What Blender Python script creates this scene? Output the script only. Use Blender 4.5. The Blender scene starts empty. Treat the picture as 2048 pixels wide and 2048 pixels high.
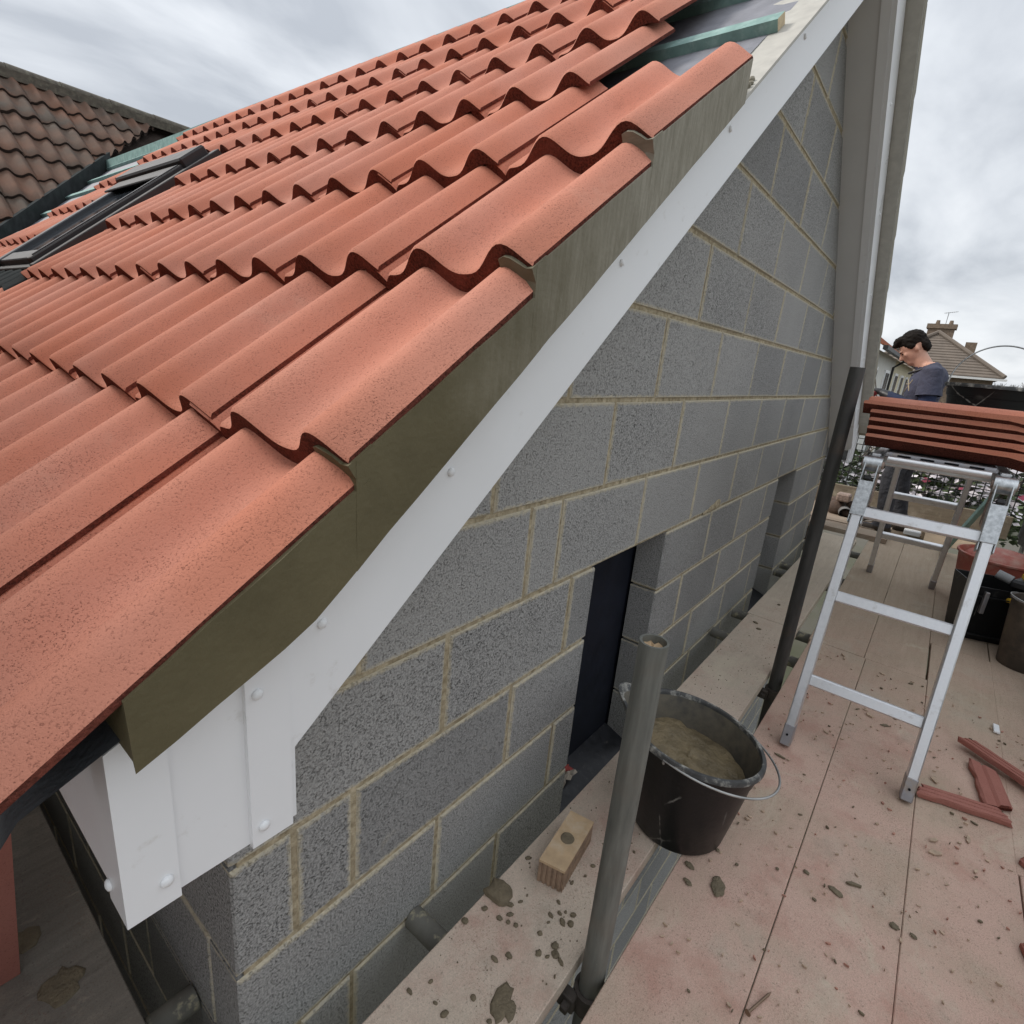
import bpy, bmesh, math, random
from mathutils import Vector, Matrix, noise
random.seed(7)
PI = math.pi
R = math.radians
scene = bpy.context.scene
col = scene.collection

# ------------------------------------------------------------------ camera
cam_d = bpy.data.cameras.new('camera'); cam = bpy.data.objects.new('camera', cam_d); col.objects.link(cam)
cam_d.sensor_fit = 'HORIZONTAL'; cam_d.sensor_width = 36.0
cam_d.lens = 1087.02 / 2048 * 36.0
cam_d.clip_start = 0.02; cam_d.clip_end = 3000
right = Vector((0.62322578, -0.77672321, 0.09105318)); up = Vector((0.16543068, 0.24473382, 0.95537325))
back = -Vector((0.76434437, 0.58035025, -0.28101828))
cam.matrix_world = Matrix(((right.x, up.x, back.x, -0.2641), (right.y, up.y, back.y, -0.6543),
                           (right.z, up.z, back.z, 0.9916), (0, 0, 0, 1)))
scene.camera = cam

# ------------------------------------------------------------------ world: overcast sky
SUN_EL, SUN_AZ = R(44), R(112)          # azimuth measured from +X towards +Y
w = bpy.data.worlds.new('World'); scene.world = w; w.use_nodes = True
nt = w.node_tree; nt.nodes.clear()
def N(t, **k):
    n = nt.nodes.new(t)
    for a, b in k.items(): setattr(n, a, b)
    return n
out = N('ShaderNodeOutputWorld'); bg = N('ShaderNodeBackground'); bg.inputs['Strength'].default_value = 0.1
nt.links.new(bg.outputs[0], out.inputs[0])
sky = N('ShaderNodeTexSky', sky_type='NISHITA'); sky.sun_disc = False
sky.sun_elevation = SUN_EL; sky.sun_rotation = R(90) - SUN_AZ
sky.air_density = 1.0; sky.dust_density = 2.0
tc = N('ShaderNodeTexCoord'); sep = N('ShaderNodeSeparateXYZ'); nt.links.new(tc.outputs['Generated'], sep.inputs[0])
def MA(op, a, b=None, clamp=False):
    n = N('ShaderNodeMath', operation=op); n.use_clamp = clamp
    for i, v in enumerate((a, b)):
        if v is None: continue
        if isinstance(v, (int, float)): n.inputs[i].default_value = v
        else: nt.links.new(v, n.inputs[i])
    return n.outputs[0]
zc = MA('MAXIMUM', sep.outputs[2], 0.0)
den = MA('ADD', zc, 0.16)
cx = MA('DIVIDE', sep.outputs[0], den); cy = MA('DIVIDE', sep.outputs[1], den)
cmb = N('ShaderNodeCombineXYZ'); nt.links.new(cx, cmb.inputs[0]); nt.links.new(cy, cmb.inputs[1])
mp = N('ShaderNodeMapping'); nt.links.new(cmb.outputs[0], mp.inputs[0])
mp.inputs['Rotation'].default_value = (0, 0, R(35)); mp.inputs['Scale'].default_value = (0.55, 1.0, 1.0)
mp.inputs['Location'].default_value = (3.1, 1.7, 0)
n1 = N('ShaderNodeTexNoise'); n1.inputs['Scale'].default_value = 1.7; n1.inputs['Detail'].default_value = 6
n1.inputs['Roughness'].default_value = 0.52; n1.inputs['Distortion'].default_value = 0.35
nt.links.new(mp.outputs[0], n1.inputs['Vector'])
n2 = N('ShaderNodeTexNoise'); n2.inputs['Scale'].default_value = 0.45; n2.inputs['Detail'].default_value = 2
nt.links.new(mp.outputs[0], n2.inputs['Vector'])
cl = MA('ADD', MA('MULTIPLY', n1.outputs[0], 0.6), MA('MULTIPLY', n2.outputs[0], 0.4))
ramp = N('ShaderNodeValToRGB'); nt.links.new(cl, ramp.inputs[0])
e = ramp.color_ramp.elements
e[0].position = 0.40; e[0].color = (0.435, 0.465, 0.51, 1)
e[1].position = 0.61; e[1].color = (0.81, 0.835, 0.865, 1)
e2 = ramp.color_ramp.elements.new(0.5); e2.color = (0.64, 0.67, 0.71, 1)
gain = MA('MULTIPLY', MA('ADD', MA('MULTIPLY', MA('MULTIPLY', zc, zc), 0.75), 0.94), 8.35)
vm = N('ShaderNodeVectorMath', operation='SCALE'); nt.links.new(ramp.outputs[0], vm.inputs[0]); nt.links.new(gain, vm.inputs['Scale'])
mx = N('ShaderNodeMix', data_type='RGBA'); mx.inputs['Factor'].default_value = 0.93
nt.links.new(sky.outputs[0], mx.inputs['A']); nt.links.new(vm.outputs[0], mx.inputs['B'])
nt.links.new(mx.outputs['Result'], bg.inputs['Color'])

sd = bpy.data.lights.new('sun', 'SUN'); sd.energy = 1.5; sd.angle = R(14); sd.color = (1.0, 0.95, 0.88)
so = bpy.data.objects.new('sun', sd); col.objects.link(so)
sdir = Vector((math.cos(SUN_EL) * math.cos(SUN_AZ), math.cos(SUN_EL) * math.sin(SUN_AZ), math.sin(SUN_EL)))
so.rotation_euler = sdir.to_track_quat('Z', 'Y').to_euler(); so.location = (0, 0, 20)

vs = scene.view_settings
vs.view_transform = 'Standard'; vs.look = 'None'; vs.gamma = 1; vs.use_curve_mapping = False; vs.exposure = 0.55
try: scene.cycles.use_denoising = True
except Exception: pass

# ------------------------------------------------------------------ materials
class NG:
    """tiny node helper for a material"""
    def __init__(s, name):
        s.m = bpy.data.materials.new(name); s.m.use_nodes = True; s.t = s.m.node_tree
        s.b = s.t.nodes['Principled BSDF']
        s.pos = s.n('ShaderNodeNewGeometry').outputs['Position']
    def n(s, t, **k):
        x = s.t.nodes.new(t)
        for a, b in k.items(): setattr(x, a, b)
        return x
    def l(s, a, b): s.t.links.new(a, b)
    def put(s, sock, v):
        if isinstance(v, (int, float)): sock.default_value = v
        elif isinstance(v, tuple): sock.default_value = v if len(v) != 3 or sock.type == 'VECTOR' else (*v, 1)
        else: s.l(v, sock)
    def math(s, op, a, b=0.0, c=None, clamp=False):
        x = s.n('ShaderNodeMath', operation=op); x.use_clamp = clamp
        s.put(x.inputs[0], a); s.put(x.inputs[1], b)
        if c is not None: s.put(x.inputs[2], c)
        return x.outputs[0]
    def map(s, v, lo, hi, a=0.0, b=1.0):
        x = s.n('ShaderNodeMapRange', clamp=True); s.put(x.inputs[0], v)
        for i, q in enumerate((lo, hi, a, b)): x.inputs[i + 1].default_value = q
        return x.outputs[0]
    def vscale(s, sc):
        x = s.n('ShaderNodeVectorMath', operation='MULTIPLY'); s.l(s.pos, x.inputs[0]); x.inputs[1].default_value = sc
        return x.outputs[0]
    def noise(s, scale, detail=3, rough=0.55, vec=None, dist=0.0):
        x = s.n('ShaderNodeTexNoise'); s.l(vec or s.pos, x.inputs['Vector'])
        x.inputs['Scale'].default_value = scale; x.inputs['Detail'].default_value = detail
        x.inputs['Roughness'].default_value = rough; x.inputs['Distortion'].default_value = dist
        return x.outputs[0]
    def vor(s, scale, vec=None, feature='F1'):
        x = s.n('ShaderNodeTexVoronoi', feature=feature); s.l(vec or s.pos, x.inputs['Vector']); x.inputs['Scale'].default_value = scale
        return x.outputs[0]
    def mix(s, f, a, b, mode='MIX'):
        x = s.n('ShaderNodeMix', data_type='RGBA', blend_type=mode)
        s.put(x.inputs['Factor'], f); s.put(x.inputs['A'], a); s.put(x.inputs['B'], b)
        return x.outputs['Result']
    def rnd(s): return s.n('ShaderNodeObjectInfo').outputs['Random']
    def bump(s, h, strength=0.5, dist=0.002):
        x = s.n('ShaderNodeBump'); x.inputs['Strength'].default_value = strength; x.inputs['Distance'].default_value = dist
        s.put(x.inputs['Height'], h); s.l(x.outputs[0], s.b.inputs['Normal'])
    def done(s, c, rough=0.8, metal=0.0, spec=None):
        s.put(s.b.inputs['Base Color'], c); s.put(s.b.inputs['Roughness'], rough); s.put(s.b.inputs['Metallic'], metal)
        if spec is not None: s.b.inputs['Specular IOR Level'].default_value = spec
        return s.m

MAT = {}
def simple(name, c, rough=0.6, metal=0.0, var=0.25, scale=14, bump=0.15, bscale=220, bdist=0.001, spec=None, dirt=None, dscale=9, dth=(0.5, 0.7)):
    g = NG(name)
    f = g.noise(scale, 5)
    lo = tuple(x * (1 - var) for x in c); hi = tuple(min(1, x * (1 + var)) for x in c)
    cc = g.mix(g.map(f, 0.3, 0.7), lo, hi)
    if dirt: cc = g.mix(g.map(g.noise(dscale, 6, 0.65), *dth), cc, dirt)
    if bump: g.bump(g.noise(bscale, 3), bump, bdist)
    MAT[name] = g.done(cc, g.map(f, 0.3, 0.7, max(0, rough - 0.08), min(1, rough + 0.08)), metal, spec)
    return MAT[name]

def mk_tile(name, base, pink, dark, pits=0.75):
    g = NG(name)
    r = g.rnd()
    c = g.mix(g.map(g.noise(3.2, 3), 0.35, 0.65), base, pink)
    c = g.mix(g.map(r, 0, .5, 0.30, 0.0), c, tuple(x * .80 for x in base))
    c = g.mix(g.map(r, .5, 1, 0.0, 0.35), c, (pink[0] * 1.1, pink[1] * 1.18, pink[2] * 1.2))
    c = g.mix(g.map(g.noise(6.5, 5, 0.7), 0.62, 0.80, 0, 0.30), c, (min(1, base[0] * 1.15), base[1] * 1.9, base[2] * 2.3))   # mortar dust
    c = g.mix(g.map(g.noise(26, 5, 0.7, vec=g.vscale((.35, 1, .35))), 0.60, 0.74, 0, 0.30), c, tuple(x * .62 for x in base))
    fine = g.noise(420, 2, 0.6)
    c = g.mix(g.map(fine, 0.36, 0.62, 0.0, 0.30), tuple(x * 0.68 for x in base), c) if False else g.mix(g.map(fine, 0.42, 0.30, 0.0, 0.55), c, dark)
    # pores gather in patches
    patch = g.map(g.noise(9, 4, 0.7), 0.44, 0.68)
    pit = g.map(g.vor(300), 0.24, 0.10)
    pit2 = g.map(g.noise(330, 3, 0.7), 0.59, 0.70)
    pm = g.math('MULTIPLY', g.math('MAXIMUM', pit, pit2), g.math('MULTIPLY', g.math('ADD', g.math('MULTIPLY', patch, .85), .15), pits))
    c = g.mix(pm, c, dark)
    h = g.math('SUBTRACT', g.math('MULTIPLY', fine, 0.5), g.math('MULTIPLY', pm, 0.9))
    g.bump(h, 0.75, 0.0018)
    MAT[name] = g.done(c, 0.86, 0, 0.25)
mk_tile('tile_red', (0.61, 0.224, 0.138), (0.60, 0.262, 0.186), (0.21, 0.07, 0.045))
mk_tile('tile_old', (0.175, 0.090, 0.058), (0.098, 0.076, 0.06), (0.045, 0.036, 0.03))
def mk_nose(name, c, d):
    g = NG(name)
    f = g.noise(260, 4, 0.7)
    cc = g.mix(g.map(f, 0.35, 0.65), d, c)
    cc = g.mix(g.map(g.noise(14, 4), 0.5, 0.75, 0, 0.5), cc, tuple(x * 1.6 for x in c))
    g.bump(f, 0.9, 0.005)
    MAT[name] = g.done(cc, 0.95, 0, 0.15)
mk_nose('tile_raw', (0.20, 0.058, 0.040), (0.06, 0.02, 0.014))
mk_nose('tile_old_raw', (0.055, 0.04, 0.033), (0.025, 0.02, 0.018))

# concrete block: coarse open-textured aggregate, mortar smeared round the edges
g = NG('block')
uvn = []
for nm in ('ex', 'ez'):
    u = g.n('ShaderNodeUVMap', uv_map=nm); s_ = g.n('ShaderNodeSeparateXYZ'); g.l(u.outputs[0], s_.inputs[0])
    uvn.append(g.math('MINIMUM', s_.outputs[0], s_.outputs[1]))
ed = g.math('MINIMUM', uvn[0], uvn[1])
agg = g.noise(230, 4, 0.7); agg2 = g.vor(185); lump = g.noise(60, 3, 0.6)
r = g.rnd()
c = g.mix(g.map(agg, 0.34, 0.64), (0.135, 0.134, 0.13), (0.44, 0.435, 0.42))
c = g.mix(g.map(agg2, 0.17, 0.06, 0, 0.45), c, (0.56, 0.555, 0.53))
pore = g.math('MULTIPLY', g.map(agg, 0.46, 0.37), g.map(lump, 0.42, 0.62))
c = g.mix(pore, c, (0.05, 0.05, 0.048))
c = g.mix(g.map(g.noise(2.6, 4), 0.35, 0.7, 0, 0.40), c, (0.42, 0.412, 0.39))
c = g.mix(g.map(r, 0, .5, .42, 0), c, (0.19, 0.19, 0.188)); c = g.mix(g.map(r, .6, 1, 0, .35), c, (0.47, 0.462, 0.44))
c = g.mix(g.map(g.noise(5.5, 6, 0.7), 0.66, 0.78, 0, 0.5), c, (0.50, 0.455, 0.36))
edn = g.math('ADD', ed, g.math('MULTIPLY', g.math('SUBTRACT', g.noise(75, 5, 0.7), 0.5), 0.024))
c = g.mix(g.map(edn, 0.0100, 0.001, 0, 0.85), c, (0.60, 0.53, 0.385))
g.bump(g.math('SUBTRACT', g.math('ADD', g.math('MULTIPLY', agg, .6), g.math('MULTIPLY', lump, .5)), g.math('MULTIPLY', pore, 0.5)), 0.8, 0.0045)
MAT['block'] = g.done(c, 0.95, 0, 0.12)

g = NG('mortar')
f = g.noise(60, 5, 0.65); f2 = g.noise(7, 3)
c = g.mix(g.map(f, 0.35, 0.68), (0.25, 0.205, 0.13), (0.58, 0.50, 0.355))
c = g.mix(g.map(f2, 0.35, 0.7, 0, 0.5), c, (0.29, 0.24, 0.16))
g.bump(f, 0.8, 0.005)
MAT['mortar'] = g.done(c, 0.95, 0, 0.1)

g = NG('verge_mortar')   # freshly pointed and still damp towards the eaves, dried out higher up the slope
sx = g.n('ShaderNodeSeparateXYZ'); g.l(g.pos, sx.inputs[0])
f = g.noise(9, 5, 0.6); str_ = g.noise(40, 4, 0.7, vec=g.vscale((3.0, 0.3, 0.35)))
wet = g.map(g.math('ADD', sx.outputs[0], g.math('MULTIPLY', g.math('SUBTRACT', f, 0.5), 0.35)), 0.18, 0.62)
wc = g.mix(g.map(f, 0.3, 0.7), (0.105, 0.088, 0.046), (0.145, 0.122, 0.066))
dc = g.mix(g.map(str_, 0.35, 0.68), (0.235, 0.215, 0.165), (0.34, 0.315, 0.255))
c = g.mix(wet, wc, dc)
g.bump(g.math('ADD', g.noise(130, 3), g.math('MULTIPLY', str_, 0.6)), 0.45, 0.002)
MAT['verge_mortar'] = g.done(c, g.map(wet, 0, 1, 0.62, 0.9), 0, 0.3)

simple('upvc', (0.86, 0.865, 0.87), 0.34, var=0.02, scale=5, bump=0.05, bscale=35, bdist=0.0006, dirt=(0.60, 0.575, 0.535), dscale=19, dth=(0.62, 0.82))
simple('upvc_matt', (0.70, 0.70, 0.69), 0.5, var=0.03, scale=6, bump=0.05)
simple('fibre_cement', (0.50, 0.48, 0.43), 0.85, var=0.1, scale=30, bump=0.3)
simple('membrane', (0.235, 0.235, 0.26), 0.6, var=0.14, scale=22, bump=0.5, bscale=30, bdist=0.006)
simple('batten', (0.235, 0.375, 0.34), 0.8, var=0.2, scale=20, bump=0.3, bscale=90, dirt=(0.36, 0.50, 0.46), dscale=30)
simple('raw_timber', (0.52, 0.42, 0.27), 0.8, var=0.2, scale=60)
simple('tray', (0.055, 0.06, 0.065), 0.6, bump=0.6, bscale=160, bdist=0.003)
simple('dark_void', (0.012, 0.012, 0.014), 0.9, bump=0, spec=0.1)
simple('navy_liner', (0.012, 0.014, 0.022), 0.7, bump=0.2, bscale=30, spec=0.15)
simple('dpc', (0.022, 0.023, 0.028), 0.42, var=0.3, scale=40, bump=0.4, bscale=25, bdist=0.004, dirt=(0.10, 0.095, 0.085), dscale=60, dth=(0.6, 0.75))
simple('window_grey', (0.036, 0.033, 0.034), 0.5, metal=0.1, spec=0.3, var=0.12, bump=0.05)
simple('window_lead', (0.062, 0.065, 0.072), 0.5, metal=0.3, var=0.15, bump=0.2, bscale=40)
simple('valley_black', (0.045, 0.05, 0.05), 0.95, var=0.25, bump=0.3, bscale=50, spec=0.05)
simple('ridge_old', (0.095, 0.082, 0.064), 0.95, var=0.35, scale=26, bump=0.5, dirt=(0.16, 0.15, 0.11), dscale=22)
simple('alu', (0.74, 0.745, 0.755), 0.36, metal=0.85, var=0.06, scale=60, bump=0.06, bscale=200, dirt=(0.45, 0.44, 0.42), dscale=30, dth=(0.58, 0.8))
simple('alu_dull', (0.36, 0.355, 0.37), 0.5, metal=0.75, var=0.12, scale=30, bump=0.1, dirt=(0.40, 0.34, 0.28), dscale=20)
simple('hinge_steel', (0.52, 0.54, 0.55), 0.36, metal=0.9, var=0.3, scale=90, bump=0.2)
simple('hinge_grime', (0.30, 0.22, 0.18), 0.8, var=0.4, scale=60)
simple('rubber_black', (0.018, 0.018, 0.019), 0.5, bump=0.1)
simple('black_plastic', (0.011, 0.011, 0.0115), 0.36, var=0.3, scale=30, bump=0.2, bscale=60, bdist=0.003, dirt=(0.10, 0.095, 0.085), dscale=17, dth=(0.63, 0.84))
simple('bucket_rim', (0.065, 0.066, 0.065), 0.55, var=0.4, scale=30, bump=0.2, dirt=(0.40, 0.385, 0.34), dscale=30, dth=(0.50, 0.66))
simple('bucket_inner', (0.045, 0.044, 0.042), 0.7, var=0.3, scale=20, bump=0.3, bscale=50, dirt=(0.15, 0.13, 0.095), dscale=14, dth=(0.30, 0.66))
simple('wet_mortar', (0.175, 0.135, 0.075), 0.62, var=0.3, scale=18, bump=0.9, bscale=45, bdist=0.012)
simple('dab_mortar', (0.165, 0.132, 0.085), 0.85, var=0.2, scale=60, bump=0.8, bscale=170, bdist=0.005)
simple('wire', (0.38, 0.38, 0.37), 0.45, metal=0.7, bump=0)
simple('black_wire', (0.016, 0.016, 0.017), 0.5, bump=0)
simple('brick_tan', (0.52, 0.37, 0.225), 0.9, var=0.12, scale=40, bump=0.4, bscale=200, dirt=(0.58, 0.46, 0.32), dscale=26)
simple('brick_side', (0.30, 0.205, 0.14), 0.95, var=0.3, scale=60, bump=0.5)
simple('nail', (0.24, 0.17, 0.12), 0.5, metal=0.7)
simple('yellow', (0.72, 0.45, 0.03), 0.4, var=0.08, bump=0)
simple('red_plastic', (0.44, 0.12, 0.085), 0.6, var=0.15, bump=0.1, dirt=(0.5, 0.28, 0.22))
simple('card', (0.37, 0.28, 0.19), 0.9, var=0.12, bump=0.1)
simple('bag', (0.10, 0.066, 0.05), 0.9, var=0.35, scale=30, bump=0.4, bscale=60, bdist=0.006)
simple('hose', (0.20, 0.19, 0.18), 0.7)
simple('leaf', (0.075, 0.105, 0.04), 0.7, var=0.5, scale=6, bump=0)
simple('leaf_dark', (0.035, 0.05, 0.022), 0.7, var=0.5, scale=6, bump=0)
simple('petal', (0.78, 0.72, 0.745), 0.7, var=0.06, scale=6, bump=0)
simple('petal_deep', (0.46, 0.10, 0.15), 0.7, var=0.3, scale=6, bump=0)
simple('bark', (0.10, 0.08, 0.06), 0.95, var=0.4, scale=30, bump=0.6, bscale=60, bdist=0.01)
simple('skin', (0.56, 0.315, 0.225), 0.55, var=0.08, scale=40, bump=0.1)
simple('hair', (0.012, 0.009, 0.007), 0.75, spec=0.15, var=0.5, scale=120, bump=0.7, bscale=150, bdist=0.004)
simple('tshirt', (0.058, 0.061, 0.092), 0.95, var=0.2, scale=10, bump=0.6, bscale=22, bdist=0.02)
simple('sleeve', (0.022, 0.032, 0.07), 0.95, var=0.25, scale=10, bump=0.5, bscale=40, bdist=0.01)
simple('jeans', (0.045, 0.045, 0.052), 0.95, var=0.35, scale=9, bump=0.8, bscale=18, bdist=0.03)
simple('boot', (0.045, 0.032, 0.022), 0.7)
simple('glove', (0.20, 0.02, 0.02), 0.7)
simple('print', (0.38, 0.32, 0.22), 0.9)
simple('render_white', (0.66, 0.65, 0.61), 0.9, var=0.06, scale=2, bump=0.1)
simple('render_cream', (0.62, 0.56, 0.40), 0.9, var=0.06, scale=2, bump=0.1)
simple('roof_orange', (0.34, 0.11, 0.05), 0.9, var=0.25, scale=5, bump=0.1)
simple('roof_brown', (0.165, 0.135, 0.11), 0.9, var=0.15, scale=2, bump=0.1)
simple('brick_far', (0.20, 0.15, 0.11), 0.9, var=0.3, scale=9, bump=0.1)
simple('gutter_black', (0.02, 0.02, 0.02), 0.5, bump=0)
simple('lead_grey', (0.24, 0.245, 0.25), 0.6, bump=0.1)

def mk_wood(name, c1, c2, dust=None, stretch=(1.2, 16, 16)):
    g = NG(name)
    v = g.vscale(stretch)
    r = g.rnd()
    off = g.n('ShaderNodeVectorMath', operation='ADD'); g.l(v, off.inputs[0])
    cb = g.n('ShaderNodeCombineXYZ'); g.l(g.math('MULTIPLY', r, 37.0), cb.inputs[0]); g.l(g.math('MULTIPLY', r, 11.0), cb.inputs[2])
    g.l(cb.outputs[0], off.inputs[1])
    grain = g.noise(3.0, 6, 0.65, vec=off.outputs[0], dist=0.6)
    grit = g.noise(170, 3, 0.7)
    c = g.mix(g.map(grain, 0.32, 0.7), c2, c1)
    c = g.mix(g.map(r, 0, 1, 0, 0.25), c, tuple(x * 0.78 for x in c1))
    if dust:
        d = g.map(g.noise(2.6, 6, 0.65), 0.28, 0.54)
        sx = g.n('ShaderNodeSeparateXYZ'); g.l(g.pos, sx.inputs[0])
        d = g.math('MULTIPLY', d, g.map(g.math('ADD', sx.outputs[0], g.math('MULTIPLY', g.math('SUBTRACT', g.noise(1.7, 4), .5), 1.6)), 3.4, 1.4))
        c = g.mix(g.math('MULTIPLY', d, 0.85), c, dust)
        c = g.mix(g.math('MULTIPLY', g.map(g.noise(5.5, 6, 0.7), 0.5, 0.66), g.math('MULTIPLY', d, 0.5)), c, (0.46, 0.22, 0.17))
    # grit, spilled mortar film and grey scuffs
    c = g.mix(g.map(g.noise(4.4, 5, 0.65), 0.54, 0.72, 0, 0.55), c, (0.50, 0.45, 0.36))
    c = g.mix(g.map(g.noise(9, 6, 0.7), 0.58, 0.74, 0, 0.4), c, (0.30, 0.255, 0.20))
    c = g.mix(g.map(g.noise(420, 2, 0.6), 0.30, 0.70, 0.42, 0.0), c, tuple(x * 0.45 for x in c1))
    spk = g.math('MULTIPLY', g.map(g.noise(240, 4, 0.75), 0.55, 0.66), g.map(g.noise(6.5, 4, 0.6), 0.42, 0.64))
    c = g.mix(g.math('MULTIPLY', spk, 0.8), c, (0.20, 0.12, 0.09))
    c = g.mix(g.map(g.noise(3.4, 7, 0.72, dist=0.8), 0.58, 0.70, 0, 0.45), c, (0.62, 0.56, 0.43))
    c = g.mix(g.map(grit, 0.60, 0.70, 0, 0.65), c, tuple(x * 0.42 for x in c1))
    c = g.mix(g.map(g.noise(90, 3, 0.7), 0.64, 0.72, 0, 0.6), c, tuple(x * 0.36 for x in c1))
    g.bump(g.math('ADD', g.math('MULTIPLY', grain, 0.7), g.math('MULTIPLY', grit, 0.6)), 0.5, 0.003)
    MAT[name] = g.done(c, 0.92, 0, 0.15)
mk_wood('deck_wood', (0.53, 0.425, 0.32), (0.45, 0.355, 0.26), dust=(0.69, 0.46, 0.38))
mk_wood('inner_wood', (0.66, 0.57, 0.455), (0.54, 0.455, 0.355), dust=(0.70, 0.56, 0.46))
mk_wood('cross_wood', (0.44, 0.35, 0.27), (0.30, 0.235, 0.175), stretch=(16, 1.2, 16))
mk_wood('toe_wood', (0.30, 0.25, 0.185), (0.18, 0.15, 0.11), stretch=(16, 1.2, 16))
mk_wood('grey_wood', (0.27, 0.245, 0.21), (0.19, 0.17, 0.145))

g = NG('scaffold_steel')
f = g.noise(60, 4, 0.6, vec=g.vscale((1, 1, 0.12))); f2 = g.noise(8, 4, 0.6)
c = g.mix(g.map(f, 0.3, 0.7), (0.125, 0.13, 0.115), (0.225, 0.23, 0.208))
c = g.mix(g.map(f2, 0.5, 0.72, 0, 0.7), c, (0.19, 0.165, 0.135))
c = g.mix(g.map(g.noise(120, 4, 0.8), 0.68, 0.75, 0, 0.8), c, (0.48, 0.45, 0.40))
g.bump(f, 0.15, 0.001)
MAT['scaffold_steel'] = g.done(c, 0.58, 0.3)
g = NG('scaffold_dark')
f = g.noise(40, 4, 0.6, vec=g.vscale((1, 1, 0.15)))
c = g.mix(g.map(f, 0.3, 0.7), (0.045, 0.044, 0.042), (0.085, 0.083, 0.078))
c = g.mix(g.map(g.noise(9, 4), 0.55, 0.72, 0, 0.6), c, (0.12, 0.085, 0.06))
MAT['scaffold_dark'] = g.done(c, 0.55, 0.35)
simple('coupler', (0.10, 0.085, 0.075), 0.7, metal=0.4, var=0.35, scale=40)
simple('tube_mortared', (0.155, 0.15, 0.13), 0.7, metal=0.2, var=0.25, scale=20, dirt=(0.36, 0.33, 0.235), dscale=24, dth=(0.54, 0.62))

g = NG('glass'); g.b.inputs['Transmission Weight'].default_value = 0.0
MAT['glass'] = g.done((0.035, 0.042, 0.05), 0.06, 0.0, 0.8)
g = NG('pane_far'); MAT['pane_far'] = g.done((0.10, 0.12, 0.14), 0.12, 0.0, 0.7)
g = NG('black_sheet')
f = g.noise(12, 4, 0.6)
g.bump(f, 0.7, 0.03)
MAT['black_sheet'] = g.done(g.mix(g.map(g.noise(7, 5, 0.65), 0.45, 0.72), (0.016, 0.017, 0.019), (0.075, 0.078, 0.08)), 0.42)
g = NG('ground')
c = g.mix(g.map(g.noise(0.35, 6, 0.6), 0.4, 0.62), (0.075, 0.08, 0.045), (0.12, 0.11, 0.09))
MAT['ground'] = g.done(c, 0.95)
g = NG('black_plastic')
d = g.map(g.noise(17, 6, 0.65), 0.63, 0.84)
cell_ = g.vor(7.0, vec=g.vscale((1, 1, .55)), feature='DISTANCE_TO_EDGE')
cr_ = g.math('MULTIPLY', g.map(g.math('ADD', cell_, g.math('MULTIPLY', g.math('SUBTRACT', g.noise(60, 4), .5), .05)), 0.012, 0.0), g.map(g.noise(5, 3), .52, .62))
c = g.mix(d, (0.011, 0.011, 0.0115), (0.095, 0.09, 0.08)); c = g.mix(g.math('MULTIPLY', cr_, .8), c, (0.33, 0.32, 0.29))
g.bump(g.noise(60, 3), .2, .003)
MAT['black_plastic'] = g.done(c, g.map(d, 0, 1, .40, .75), 0, .3)

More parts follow.
